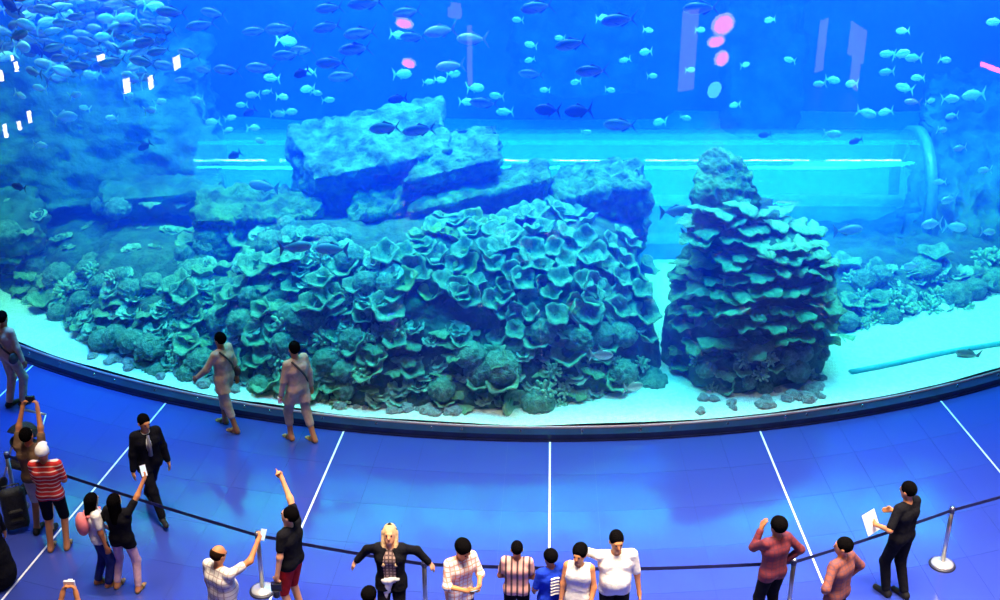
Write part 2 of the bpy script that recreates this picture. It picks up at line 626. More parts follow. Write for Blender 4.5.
rr_ = reef('reef_bank', [5.3, 6.0, 7.0, 8.5, 10.0, 12.0], PROF,
           [0.3, 0.75, 0.8, 0.8, 0.85, 0.9],
           'low far reef bank at the foot of the ribbed rock wall', M_rock_dark, seed=3,
           off=[1.5, 1.4, 1.35, 1.4, 1.6, 1.9])
for o in (rc, rl, rr_): add_target(o)


def quad_rock(name, tl, tr, br, bl, ubl, ubr, yb, yf, yu, label, mat_=None, **kw):
    """top face given by four pixels (back edge at depth yb, front edge at yf) and the foot of its front face (depth yu)"""
    TBL, TBR = at_y(*tl, yb), at_y(*tr, yb)
    TFR, TFL = at_y(*br, yf), at_y(*bl, yf)
    UFL, UFR = at_y(*ubl, yu), at_y(*ubr, yu)
    UBL, UBR = TBL.copy(), TBR.copy()
    UBL.z = UFL.z - 0.1; UBR.z = UFR.z - 0.1
    return boulder(name, [UFL, UFR, UBR, UBL, TFL, TFR, TBR, TBL], mat_ or M_rock, label, **kw)


# the heap of slabs on top of the reef
b1 = quad_rock('rock_slab', (286, 122), (442, 94), (455, 150), (312, 180), (322, 222), (410, 200), 23.6, 21.9, 22.6,
               'largest flat-topped slab at the summit of the rock heap', n=56, rnd=0.10, amp=0.15, freq=1.5, seed=1)
b2 = quad_rock('rock_slab', (436, 128), (498, 122), (502, 158), (398, 184), (404, 212), (498, 176), 22.6, 21.4, 21.9,
               'tilted wedge slab leaning against the largest slab', n=44, rnd=0.12, amp=0.12, freq=1.8, seed=2)
b3 = quad_rock('rock_slab', (425, 186), (545, 156), (552, 178), (402, 214), (408, 246), (548, 208), 22.3, 21.1, 21.5,
               'long log-shaped rock lying under the tilted wedge slab', n=50, rnd=0.22, amp=0.13, freq=1.8, seed=3)
b4 = quad_rock('rock_slab', (553, 158), (642, 150), (654, 178), (548, 200), (560, 262), (644, 268), 22.5, 21.2, 21.6,
               'rounded blunt rock closing the heap beside the open sand gap', n=46, rnd=0.32, amp=0.18, freq=1.8, seed=4)
b5 = quad_rock('rock_slab', (356, 192), (412, 172), (420, 196), (336, 230), (335, 262), (398, 248), 22.2, 21.5, 21.9,
               'rough ridge of rock propping up the largest slab', n=36, rnd=0.3, amp=0.16, freq=2.2, seed=5)
b6 = quad_rock('rock_slab', (196, 186), (320, 184), (322, 216), (188, 222), (200, 240), (320, 246), 22.8, 21.5, 21.9,
               'flat crusted ledge reaching away from the rock heap', n=44, rnd=0.25, amp=0.16, freq=2.0, seed=6)
# the far left cliff and its ledge
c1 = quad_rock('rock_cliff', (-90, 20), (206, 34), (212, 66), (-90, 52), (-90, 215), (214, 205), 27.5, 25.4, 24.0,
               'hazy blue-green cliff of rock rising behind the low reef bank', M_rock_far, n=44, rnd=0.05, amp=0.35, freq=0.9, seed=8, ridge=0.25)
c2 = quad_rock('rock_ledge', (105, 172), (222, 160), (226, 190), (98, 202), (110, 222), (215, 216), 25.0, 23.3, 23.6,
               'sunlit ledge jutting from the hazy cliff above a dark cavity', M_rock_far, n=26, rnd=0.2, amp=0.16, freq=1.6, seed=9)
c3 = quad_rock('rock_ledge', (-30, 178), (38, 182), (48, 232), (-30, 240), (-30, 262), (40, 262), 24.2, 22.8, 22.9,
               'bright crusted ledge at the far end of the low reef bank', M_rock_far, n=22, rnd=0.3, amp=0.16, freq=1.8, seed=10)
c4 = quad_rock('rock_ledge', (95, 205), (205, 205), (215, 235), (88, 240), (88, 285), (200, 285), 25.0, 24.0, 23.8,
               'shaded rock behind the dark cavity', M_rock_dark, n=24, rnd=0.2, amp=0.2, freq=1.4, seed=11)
# ribbed wall at the right of the tunnel, and two pale rock pillars before the back wall
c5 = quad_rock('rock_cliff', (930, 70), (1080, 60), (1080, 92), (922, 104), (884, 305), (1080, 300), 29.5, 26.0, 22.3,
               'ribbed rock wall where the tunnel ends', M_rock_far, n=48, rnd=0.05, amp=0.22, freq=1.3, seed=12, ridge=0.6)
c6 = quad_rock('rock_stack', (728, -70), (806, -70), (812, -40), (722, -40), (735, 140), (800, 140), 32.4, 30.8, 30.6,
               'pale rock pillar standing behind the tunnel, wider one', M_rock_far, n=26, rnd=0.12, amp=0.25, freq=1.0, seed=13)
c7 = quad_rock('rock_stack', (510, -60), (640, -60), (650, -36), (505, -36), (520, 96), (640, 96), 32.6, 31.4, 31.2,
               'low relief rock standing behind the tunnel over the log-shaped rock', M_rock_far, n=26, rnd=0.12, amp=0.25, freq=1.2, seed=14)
for o in (b4, b6, c2, c3, c4): add_target(o)


# the lone reef column
def column(name, axis, prof, label, seed):
    vs, fs = [], []
    NR, NZ = 56, 46
    for j in range(NZ + 1):
        t = j / NZ
        z = CURB_Z - 0.1 + t * (prof[-1][0] + 0.1)
        r = np.interp(z, [p[0] for p in prof], [p[1] for p in prof])
        ax = np.interp(z, [p[0] for p in prof], [p[2] for p in prof])
        ay = np.interp(z, [p[0] for p in prof], [p[3] for p in prof])
        for k in range(NR):
            a = 2 * PI * k / NR
            p = Vector((ax + r * math.cos(a), ay + 0.85 * r * math.sin(a), z))
            q = p * 1.5 + Vector((seed, seed * 2, 0))
            rad = Vector((math.cos(a), math.sin(a), 0))
            p += rad * (fbm(q) * 0.22 + fbm(q * 3.5) * 0.08) * min(1, r * 2)
            vs.append(p)
    for j in range(NZ):
        for k in range(NR):
            k2 = (k + 1) % NR
            fs.append((j * NR + k, j * NR + k2, (j + 1) * NR + k2, (j + 1) * NR + k))
    fs.append(tuple(NZ * NR + k for k in range(NR)))
    base = Vector((axis[0], axis[1], CURB_Z))
    o = obj(name, mesh_of(name, [v - base for v in vs], fs, [M_rock_dark], True))
    o.location = base
    tag(o, label, 'reef')
    return o


cb = at_z(757, 395, CURB_Z)
cx0, cy0 = cb.x + 0.0, cb.y + 1.25
col = column('coral_mound', (cx0, cy0), [(0.0, 1.42, cx0 - 0.05, cy0), (0.8, 1.38, cx0, cy0), (1.5, 1.32, cx0 + 0.05, cy0 + 0.1), (2.1, 1.2, cx0 + 0.08, cy0 + 0.2), (2.5, 0.95, cx0 + 0.0, cy0 + 0.25), (2.75, 0.5, cx0 - 0.05, cy0 + 0.3)],
             'lone reef column covered in shelf corals standing apart on the sand', 3.3)
add_target(col)
pk = quad_rock('rock_slab', (698, 146), (738, 140), (766, 190), (690, 184), (694, 255), (772, 258), cy0 + 0.75, cy0 - 0.1, cy0 - 0.45,
               'dark pointed rock crowning the lone reef column', M_rock, n=40, rnd=0.4, amp=0.14, freq=2.0, seed=21)
add_target(pk)

# ---- walk-through tunnel lying across the tank
M_tun = clear_mat('tunnel_acrylic', 1.7, 0.045, (0.82, 0.97, 1.0), haze=0.09, hazecol=(0.35, 0.85, 0.95))
M_tunbase = mat('tunnel_plinth', (0.10, 0.32, 0.45), 0.8, var=0.2, scale=2)
M_collar = mat('tunnel_collar', (0.12, 0.30, 0.30), 0.35, var=0.1)
TY, TZ, TR = 24.9, 1.34, 1.26
tx1 = at_y(918, 165, TY).x
tx0 = at_y(205, 165, TY).x
tun = empty('walk_through_tunnel', ((tx0 + tx1) / 2, TY, CURB_Z))
tag(tun, 'clear acrylic walk-through tunnel crossing the tank behind the rocks', 'tunnel')
vs, fs = [], []
NT = 40
A0, A1 = R(-25), R(205)
for x in (tx0, tx1):
    for r in (TR, TR - 0.10):
        for k in range(NT + 1):
            a = A0 + (A1 - A0) * k / NT
            vs.append((x - tun.location.x, r * math.cos(a), TZ - CURB_Z + r * math.sin(a)))
n1 = NT + 1
for k in range(NT):
    fs.append((k, k + 1, 2 * n1 + k + 1, 2 * n1 + k))      # outer skin, faces out
    fs.append((n1 + k, 3 * n1 + k, 3 * n1 + k + 1, n1 + k + 1))      # inner skin
obj('acrylic_arch', mesh_of('acrylic_arch', vs, fs, [M_tun], True), tun)
MB().box((0, 0, 0.24), (tx1 - tx0, TR * 1.6, 0.48)).build('plinth', M_tunbase, tun)
for xx in (tx1 - 0.05,):
    vs, fs = [], []
    for k in range(NT + 1):
        a = A0 + (A1 - A0) * k / NT
        for (r, dx) in ((TR + 0.07, -0.09), (TR + 0.07, 0.09), (TR - 0.12, 0.09), (TR - 0.12, -0.09)):
            vs.append((xx + dx - tun.location.x, r * math.cos(a), TZ - CURB_Z + r * math.sin(a)))
    for k in range(NT):
        for m in range(4):
            m2 = (m + 1) % 4
            fs.append((k * 4 + m, k * 4 + m2, k * 4 + 4 + m2, k * 4 + 4 + m))
    obj('collar_ring', mesh_of('collar_ring', vs, fs, [M_collar], True), tun)

# teal pipe in the clear sand, modelled as an added low strip
M_strip = mat('teal_strip', (0.05, 0.45, 0.50), 0.6, var=0.1)
pp = [at_z(850 + k * 28, 374 - k * 5.6, 0.18) for k in range(8)]
pts = []
for p in pp:
    pts.append(Vector((p.x, p.y, sand_z(p.x, p.y) + 0.015)))
pb = pts[0].copy()
streak = MB().tube([p - pb for p in pts], 0.055, 10).build('sand_strip', [M_strip], smooth=True)  # added tube stands in for a teal line on the sand
streak.location = pb
tag(streak, 'teal pipe built as a low strip in the bright open sand', 'streak')


# ------------------------------------------------------------------ corals
def cup_mesh(seed, flare=1.0, ruff=0.10, lobes=4):
    """thick-lipped bowl on a short stalk with a gently ruffled, rolled rim"""
    rnd = random.Random(seed)
    NR = 30
    ph = rnd.uniform(0, 6.28)
    prof = [(0.22, -0.35, 0), (0.26, 0.0, 0), (0.48, 0.25, .2), (0.74, 0.50, .5), (0.95, 0.72, .9), (1.08, 0.80, 1.0), (1.06, 0.88, 1.0),
            (0.92, 0.86, .9), (0.70, 0.66, .6), (0.48, 0.42, .3), (0.25, 0.22, .1)]
    vs, fs = [], []
    for (r, z, w) in prof:
        for k in range(NR):
            a = 2 * PI * k / NR
            wv = math.sin(lobes * a + ph) + 0.6 * math.sin((2 * lobes + 1) * a + 2 * ph)
            rr = r * flare * (1 + ruff * w * wv)
            vs.append(Vector((rr * math.cos(a), rr * math.sin(a), z + 1.4 * ruff * w * math.sin(lobes * a + ph + 1.4))))
    for j in range(len(prof) - 1):
        for k in range(NR):
            k2 = (k + 1) % NR
            fs.append((j * NR + k, j * NR + k2, (j + 1) * NR + k2, (j + 1) * NR + k))
    fs.append(tuple(reversed(range(NR))))
    fs.append(tuple((len(prof) - 1) * NR + k for k in range(NR)))
    return vs, fs


def plate_mesh(seed, thick=0.10):
    """ruffled shelf, grows out to -Y from its foot at the origin"""
    rnd = random.Random(seed)
    NR, NQ = 22, 5
    p1, p2 = rnd.uniform(0, 6), rnd.uniform(0, 6)
    top, bot = [], []
    for j in range(NQ + 1):
        q = j / NQ
        for k in range(NR + 1):
            a = PI + PI * k / NR
            e = 1 + 0.10 * math.sin(4 * a + p1) + 0.07 * math.sin(9 * a + p2)
            r = (0.12 + 0.88 * q) * e
            z = 0.04 * q + 0.10 * q * q * math.sin(5 * a + p1) + 0.05 * q * math.sin(11 * a + p2)
            v = Vector((r * math.cos(a), r * math.sin(a) * 1.15 + 0.2, z))
            top.append(v)
            bot.append(v + Vector((0, 0.05, -thick * (1.4 - q))))
    n = NR + 1
    vs = top + bot
    N = len(top)
    fs = []
    for j in range(NQ):
        for k in range(NR):
            a = j * n + k
            fs.append((a, a + 1, a + n + 1, a + n))
            fs.append((N + a, N + a + n, N + a + n + 1, N + a + 1))
    for k in range(NR):
        a = NQ * n + k
        fs.append((a, a + 1, N + a + 1, N + a))
        fs.append((k, N + k, N + k + 1, k + 1))
    for j in range(NQ):
        fs.append((j * n, (j + 1) * n, N + (j + 1) * n, N + j * n))
        fs.append((j * n + NR, N + j * n + NR, N + (j + 1) * n + NR, (j + 1) * n + NR))
    return vs, fs


def rosette_mesh(seed, petals=9):
    """leafy rosette: overlapping curled blades"""
    rnd = random.Random(seed)
    vs, fs = [], []
    for layer, (np_, ln, tilt) in enumerate(((petals, 0.95, 0.35), (petals - 3, 0.7, 0.8))):
        for i in range(np_):
            a = 2 * PI * (i + 0.5 * layer) / np_ + rnd.uniform(-0.15, 0.15)
            w = rnd.uniform(0.28, 0.4)
            L = ln * rnd.uniform(0.8, 1.1)
            base = len(vs)
            NL, NW = 5, 4
            for s in range(2):
                for j in range(NL + 1):
                    t = j / NL
                    ww = w * (0.35 + 1.1 * math.sin(min(1, t * 1.1) * PI * 0.62)) * (1 - 0.35 * t ** 4)
                    for k in range(NW + 1):
                        u = k / NW * 2 - 1
                        r = 0.08 + L * t * math.cos(tilt) - 0.12 * t * t * (u * u)
                        z = L * t * math.sin(tilt) * (1.25 - 0.55 * t) + 0.14 * u * u * t + 0.04 * math.sin(7 * u + i) * t - s * 0.05
                        x, y = r, u * ww
                        vs.append(Vector((x * math.cos(a) - y * math.sin(a), x * math.sin(a) + y * math.cos(a), z)))
            n = NW + 1
            N = n * (NL + 1)
            for j in range(NL):
                for k in range(NW):
                    q = base + j * n + k
                    fs.append((q, q + 1, q + n + 1, q + n))
                    fs.append((N + q, N + q + n, N + q + n + 1, N + q + 1))
            for k in range(NW):
                q = base + NL * n + k
                fs.append((q, q + 1, N + q + 1, N + q))
            for j in range(NL):
                q = base + j * n
                fs.append((q, q + n, N + q + n, N + q))
                q = base + j * n + NW
                fs.append((q, N + q, N + q + n, q + n))
    return vs, fs


def dome_mesh(seed, lump=0.28, fr=3.2):
    bm = bmesh.new()
    bmesh.ops.create_icosphere(bm, subdivisions=4, radius=1.0)
    off = Vector((seed * 3.3, seed, 0))
    for v in bm.verts:
        p = v.co.normalized()
        d = 1 + lump * (0.5 - abs(noise.noise(p * fr + off))) * 2 + 0.1 * noise.noise(p * 1.5 + off)
        v.co = Vector((p.x * d * 0.9, p.y * d * 0.9, p.z * d * 0.72 + 0.25))
    vs = [v.co.copy() for v in bm.verts]
    fs = [tuple(v.index for v in f.verts) for f in bm.faces]
    bm.free()
    return vs, fs


def branch_mesh(seed, n=26):
    """knobbly bush of stubby fingers"""
    rnd = random.Random(seed)
    mb = MB()
    for i in range(n):
        f = (i + 0.5) / n
        th = math.acos(1 - 0.95 * f)
        a = i * 2.39996 + rnd.uniform(-.2, .2)
        d = Vector((math.sin(th) * math.cos(a), math.sin(th) * math.sin(a), math.cos(th)))
        L = rnd.uniform(0.75, 1.05)
        m = d * (L * 0.6) + Vector((rnd.uniform(-.08, .08), rnd.uniform(-.08, .08), rnd.uniform(-.05, .08)))
        mb.tube([d * 0.1, m, d * L * 0.92, d * L], [0.10, 0.11, 0.12, 0.05], 7)
    return mb.v, mb.f


def sponge_mesh(seed):
    """open tube sponge"""
    mb = MB()
    mb.lathe([(0.25, 0), (0.34, 0.5), (0.5, 1.3), (0.55, 1.55), (0.46, 1.55), (0.34, 1.1), (0.2, 0.5)], 16)
    return mb.v, mb.f


M_cup = mat('cup_coral', (0.10, 0.24, 0.13), 0.8, scale=2.0, bump=0.5, bscale=8, col2=(0.24, 0.46, 0.28))
M_cupg = mat('green_cup_coral', (0.14, 0.27, 0.07), 0.8, scale=2.0, bump=0.5, bscale=8, col2=(0.26, 0.44, 0.14))
M_plate = mat('shelf_coral', (0.13, 0.28, 0.12), 0.8, scale=2.0, bump=0.6, bscale=9, col2=(0.27, 0.48, 0.25))
M_leaf = mat('leafy_coral', (0.17, 0.38, 0.28), 0.75, scale=2.0, bump=0.4, bscale=10, col2=(0.34, 0.58, 0.42))
M_dome = mat('dome_coral', (0.08, 0.20, 0.13), 0.85, scale=3, bump=0.7, bscale=10, col2=(0.19, 0.38, 0.27))
M_branch = mat('knob_coral', (0.22, 0.46, 0.25), 0.8, scale=3, bump=0.4, bscale=12, col2=(0.45, 0.75, 0.5))
M_sponge = mat('purple_sponge', (0.42, 0.16, 0.40), 0.85, scale=4, bump=0.4, col2=(0.66, 0.35, 0.6))


def variants(name, fn, m, seeds, **kw):
    out = []
    for s in seeds:
        v, f = fn(s, **kw)
        out.append(mesh_of(name, v, f, [m], True))
    return out


CORAL = {
    'cup': variants('cup_coral', cup_mesh, M_cup, (1, 2, 3, 4)),
    'cupg': variants('cup_coral', cup_mesh, M_cupg, (5, 6)),
    'plate': variants('shelf_coral', plate_mesh, M_plate, (1, 2, 3, 4)),
    'leaf': variants('leafy_coral', rosette_mesh, M_leaf, (1, 2, 3)),
    'dome': variants('dome_coral', dome_mesh, M_dome, (1, 2, 3)),
    'branch': variants('knob_coral', branch_mesh, M_branch, (1, 2)),
    'sponge': variants('tube_sponge', sponge_mesh, M_sponge, (1,)),
}


def shoot(px, py):
    o = Vector((0, 0, CAM_H)); d = ray(px, py).normalized()
    best = None
    for bvh, ob in TARGETS:
        h = bvh.ray_cast(o, d)
        if h[0] is not None and (best is None or h[3] < best[2]):
            best = (h[0], h[1], h[3], ob)
    return best


TAKEN = []
crnd = random.Random(11)


def grow(kind, px, py, size_px, label, group, tilt=0.5, sink=0.15, only=None):
    h = shoot(px, py)
    if h is None: return None
    p, n, dist, ob = h
    if only is not None and ob not in only: return None
    if n.dot(Vector((0, 0, CAM_H)) - p) < 0: n = -n
    s = size_px / FPX * dist / 2.0
    nm = {'cup': 'cup_coral', 'cupg': 'cup_coral', 'plate': 'shelf_coral', 'leaf': 'leafy_coral', 'dome': 'dome_coral', 'branch': 'knob_coral', 'sponge': 'tube_sponge'}[kind]
    o = obj(nm, crnd.choice(CORAL[kind]))
    up = (n * (1 - tilt) + Vector((0, 0, 1)) * tilt + Vector((crnd.uniform(-.2, .2), crnd.uniform(-.2, .2), 0))).normalized()
    if kind == 'plate':
        out = Vector((n.x, n.y, 0))
        if out.length < 0.05: out = Vector((0, -1, 0))
        ang = math.atan2(out.y, out.x) + PI / 2 + crnd.uniform(-.35, .35)
        o.rotation_euler = (crnd.uniform(0.15, 0.5), crnd.uniform(-.15, .15), ang)
        p = p + Vector((0, 0, 0.1)) * s
    else:
        q = Vector((0, 0, 1)).rotation_difference(up)
        o.rotation_euler = (q @ Matrix.Rotation(crnd.uniform(0, 6.28), 3, 'Z').to_quaternion()).to_euler()
        p = p - up * s * sink
    o.location = p
    k = crnd.uniform(0.88, 1.12)
    o.scale = (s * k, s * crnd.uniform(0.9, 1.1) * k, s * crnd.uniform(0.85, 1.15))
    tag(o, label, 'coral' if kind != 'sponge' else 'sponge', group)
    return o


def scatter(poly, spacing, kinds, size, labels, jitter=0.3, **kw):
    """hexagonal scatter of corals over a region of the reef"""
    xs = [p[0] for p in poly]; ys = [p[1] for p in poly]
    def inside(x, y):
        c = False
        for i in range(len(poly)):
            x1, y1 = poly[i]; x2, y2 = poly[i - 1]
            if (y1 > y) != (y2 > y) and x < (x2 - x1) * (y - y1) / (y2 - y1) + x1: c = not c
        return c
    row = 0
    y = min(ys)
    while y <= max(ys):
        x = min(xs) + (spacing / 2 if row % 2 else 0)
        while x <= max(xs):
            xx, yy = x + crnd.uniform(-jitter, jitter) * spacing, y + crnd.uniform(-jitter, jitter) * spacing
            if inside(xx, yy):
                k = crnd.choices([a for a, _ in kinds], [w for _, w in kinds])[0]
                grow(k, xx, yy, crnd.uniform(*size), labels[k][0], labels[k][1], **kw)
            x += spacing
        row += 1
        y += spacing * 0.82


L_CENTRE = {'cup': ('teal ruffled cup coral crowding the bank below the log-shaped rock', 'cup corals on the broad bank'),
            'cupg': ('green-tinged ruffled cup coral high on the broad bank', 'green cup corals on the broad bank'),
            'leaf': ('pale leafy coral low on the broad bank above the sand', 'leafy corals low on the broad bank'),
            'dome': ('rounded dome coral low on the broad bank', 'dome corals on the broad bank'),
            'branch': ('bright knobbly coral on the broad bank', 'knob corals on the broad bank'),
            'plate': ('shelf coral on the broad bank', 'shelf corals on the broad bank')}
scatter([(395, 232), (450, 214), (560, 205), (640, 225), (645, 290), (600, 322), (500, 322), (410, 300)], 19, [('cup', 9), ('cupg', 1)], (19, 26), L_CENTRE, tilt=0.15)
scatter([(400, 226), (490, 210), (500, 232), (405, 250)], 15, [('cupg', 1)], (15, 19), L_CENTRE, tilt=0.3)
scatter([(330, 318), (500, 330), (645, 300), (660, 400), (560, 412), (430, 405), (330, 400)], 18, [('leaf', 4), ('dome', 2), ('cup', 3), ('plate', 4), ('branch', 1)], (20, 32), L_CENTRE)
L_MID = {'cup': ('teal cup coral below the flat crusted ledge', 'cup corals below the ledge'),
         'leaf': ('pale leafy coral below the flat crusted ledge', 'leafy corals below the ledge'),
         'dome': ('dome coral below the flat crusted ledge', 'dome corals below the ledge'),
         'plate': ('shelf coral below the flat crusted ledge', 'shelf corals below the ledge'),
         'branch': ('bright knobbly coral below the flat crusted ledge', 'knob corals below the ledge')}
scatter([(185, 232), (300, 222), (395, 250), (400, 320), (330, 414), (200, 392), (175, 300)], 15.5, [('leaf', 5), ('cup', 4), ('dome', 2), ('plate', 3), ('branch', 1)], (19, 30), L_MID)
L_LEFT = {'cup': ('teal cup coral on the low bank beside the dark cavity', 'cup corals on the low bank'),
          'leaf': ('pale leafy coral on the low bank beside the dark cavity', 'leafy corals on the low bank'),
          'dome': ('dome coral on the low bank beside the dark cavity', 'dome corals on the low bank'),
          'plate': ('shelf coral on the low bank beside the dark cavity', 'shelf corals on the low bank'),
          'branch': ('bright knobbly coral on the low bank beside the dark cavity', 'knob corals on the low bank')}
scatter([(0, 250), (60, 265), (130, 275), (185, 290), (195, 388), (120, 378), (50, 352), (10, 318)], 15.5, [('leaf', 5), ('cup', 2), ('dome', 3), ('plate', 3), ('branch', 1)], (18, 28), L_LEFT)
L_CAV = {'leaf': ('leafy coral growing on the far rocks by the dark cavity', 'corals on the far rocks'),
         'dome': ('dome coral growing on the far rocks by the dark cavity', 'dome corals on the far rocks'),
         'plate': ('shelf coral growing on the far rocks by the dark cavity', 'shelf corals on the far rocks')}
scatter([(0, 185), (40, 190), (100, 205), (200, 195), (215, 260), (110, 280), (0, 260)], 28, [('leaf', 2), ('dome', 2), ('plate', 3)], (15, 24), L_CAV)
L_COL = {'plate': ('green-teal shelf coral jutting from the lone reef column', 'shelf corals on the lone column'),
         'cup': ('small cup coral on the lone reef column', 'cup corals on the lone column'),
         'branch': ('pale knobbly coral at the foot of the lone reef column', 'knob corals at the foot of the lone column'),
         'dome': ('dome coral at the foot of the lone reef column', 'dome corals at the foot of the lone column')}
scatter([(678, 196), (740, 196), (770, 192), (800, 205), (825, 250), (845, 340), (800, 355), (690, 345), (668, 260)], 20, [('plate', 1)], (26, 40), L_COL)
scatter([(668, 340), (760, 350), (840, 345), (835, 385), (672, 392)], 18, [('branch', 4), ('dome', 2), ('plate', 2), ('cup', 1)], (14, 24), L_COL)
L_RIGHT = {'leaf': ('leafy coral on the far bank below the ribbed rock wall', 'leafy corals on the far bank'),
           'dome': ('dome coral on the far bank below the ribbed rock wall', 'dome corals on the far bank'),
           'branch': ('knobbly coral on the far bank below the ribbed rock wall', 'knob corals on the far bank'),
           'cup': ('cup coral on the far bank below the ribbed rock wall', 'cup corals on the far bank')}
scatter([(838, 262), (1000, 255), (1000, 300), (900, 322), (835, 335)], 16, [('leaf', 3), ('dome', 2), ('branch', 2), ('cup', 1)], (18, 30), L_RIGHT)
for (px, py) in ((392, 325), (548, 332)):
    grow('sponge', px, py, 15, 'open purple tube sponge low on the broad bank', 'purple tube sponges', tilt=0.7)

# loose rubble along the foot of the banks
M_rubble = mat('grey_rubble', (0.30, 0.30, 0.30), 0.95, scale=3, bump=0.8, bscale=7, col2=(0.55, 0.52, 0.54))
RUB = []
for s_ in (1, 2, 3):
    bm = bmesh.new(); bmesh.ops.create_icosphere(bm, subdivisions=2, radius=1.0)
    for v in bm.verts:
        q = v.co * 1.3 + Vector((s_ * 9.1, 0, 0))
        v.co *= 1 + 0.5 * noise.noise(q) + 0.2 * noise.noise(q * 2.5)
        v.co.z *= 0.6
    me = bpy.data.meshes.new('rubble_stone'); bm.to_mesh(me); bm.free(); me.materials.append(M_rubble); RUB.append(me)
for k in range(110):
    x = crnd.uniform(-7.3, -0.6) if k < 85 else crnd.uniform(2.9, 5.4)
    y = glass_y(x) + 0.2 + crnd.random() ** 1.5 * 0.45
    r_ = crnd.uniform(0.04, 0.13)
    o = obj('rubble_stone', crnd.choice(RUB))
    o.location = (x, y, sand_z(x, y) + r_ * 0.3); o.scale = (r_, r_ * crnd.uniform(0.7, 1.2), r_)
    o.rotation_euler = (0, 0, crnd.uniform(0, 6.28))
    if k < 85: tag(o, 'grey rubble stone on the sand along the foot of the banks', 'stone', 'rubble along the banks')
    else: tag(o, 'grey rubble stone on the sand at the foot of the lone column', 'stone', 'rubble by the lone column')

# ================================================================== FISH
def fish_parts(hgt, wid, fork=0.5, blunt=0.35, tail=0.30):
    """unit fish, nose at -0.5 x, tail tips at +0.5 x, returns the bmesh-less parts"""
    L0, L1 = -0.5, 0.5 - tail * 0.75
    NS, NR = 14, 12
    vs, fs = [], []
    for i in range(NS + 1):
        t = i / NS
        x = L0 + (L1 - L0) * t
        prof = (math.sin(PI * min(1.0, t ** (0.5 + blunt) * 0.98)) ** 0.75) if t > 0 else 0.0
        h = max(0.012, hgt / 2 * prof, 0.03 if t > 0.6 else 0)
        w = max(0.008, wid / 2 * prof)
        for k in range(NR):
            a = 2 * PI * k / NR
            vs.append(Vector((x, w * math.cos(a), h * math.sin(a))))
    for i in range(NS):
        for k in range(NR):
            k2 = (k + 1) % NR
            fs.append((i * NR + k, i * NR + k2, (i + 1) * NR + k2, (i + 1) * NR + k))
    fs.append(tuple(reversed(range(NR)))); fs.append(tuple(NS * NR + k for k in range(NR)))
    body = (vs, fs)

    def sheet(pts, th=0.006):
        n = len(pts)
        v = [Vector((x, -th, z)) for x, z in pts] + [Vector((x, th, z)) for x, z in pts]
        f = [tuple(range(n)), tuple(reversed(range(n, 2 * n)))] + [(i, n + i, n + (i + 1) % n, (i + 1) % n) for i in range(n)]
        return v, f
    tx = L1 - 0.02
    tailp = sheet([(tx, -0.02), (0.5, -hgt * 0.78), (0.5 - tail * fork, 0.0), (0.5, hgt * 0.78), (tx, 0.02)])
    dors = sheet([(-0.12, hgt * 0.42), (-0.02, hgt * 0.66), (0.06, hgt * 0.50), (0.20, hgt * 0.34), (0.24, hgt * 0.16), (0.0, hgt * 0.30)])
    anal = sheet([(0.0, -hgt * 0.38), (0.05, -hgt * 0.62), (0.12, -hgt * 0.44), (0.22, -hgt * 0.26), (0.22, -hgt * 0.12), (0.02, -hgt * 0.25)])
    pv = []
    for s in (-1, 1):
        v, f = sheet([(-0.20, 0.0), (-0.06, -hgt * 0.22), (-0.03, -hgt * 0.30), (-0.14, -hgt * 0.16)], 0.004)
        pv.append(([Vector((q.x, s * (wid * 0.48 + (q.x + 0.2) * 0.25) + q.y, q.z)) for q in v], f))
    ev = []
    for s in (-1, 1):
        m = MB()
        m.lathe([(0.001, -0.02), (0.016, -0.012), (0.02, 0.0), (0.016, 0.012), (0.001, 0.02)], 8, (-0.40, s * wid * 0.27, hgt * 0.10))
        ev.append((m.v, m.f))
    return body, tailp, dors, anal, pv, ev


def fish_mat(name, back, belly, rough=0.35, metal=0.35, z0=-0.06, z1=0.06):
    m, nt, b = new_mat(name)
    b.inputs['Roughness'].default_value = rough
    b.inputs['Metallic'].default_value = metal
    tc = nt.nodes.new('ShaderNodeTexCoord'); sp = nt.nodes.new('ShaderNodeSeparateXYZ')
    nt.links.new(tc.outputs['Object'], sp.inputs[0])
    nz = nt.nodes.new('ShaderNodeTexNoise'); nz.inputs['Scale'].default_value = 14
    nt.links.new(tc.outputs['Object'], nz.inputs['Vector'])
    ad = nt.nodes.new('ShaderNodeMath'); ad.operation = 'MULTIPLY_ADD'
    nt.links.new(nz.outputs['Fac'], ad.inputs[0]); ad.inputs[1].default_value = 0.06
    nt.links.new(sp.outputs['Z'], ad.inputs[2])
    mr = nt.nodes.new('ShaderNodeMapRange'); mr.inputs[1].default_value = z0 + 0.03; mr.inputs[2].default_value = z1 + 0.03
    nt.links.new(ad.outputs[0], mr.inputs[0])
    mx = nt.nodes.new('ShaderNodeMix'); mx.data_type = 'RGBA'
    mx.inputs[6].default_value = (*belly, 1); mx.inputs[7].default_value = (*back, 1)
    nt.links.new(mr.outputs[0], mx.inputs[0]); nt.links.new(mx.outputs[2], b.inputs['Base Color'])
    return m


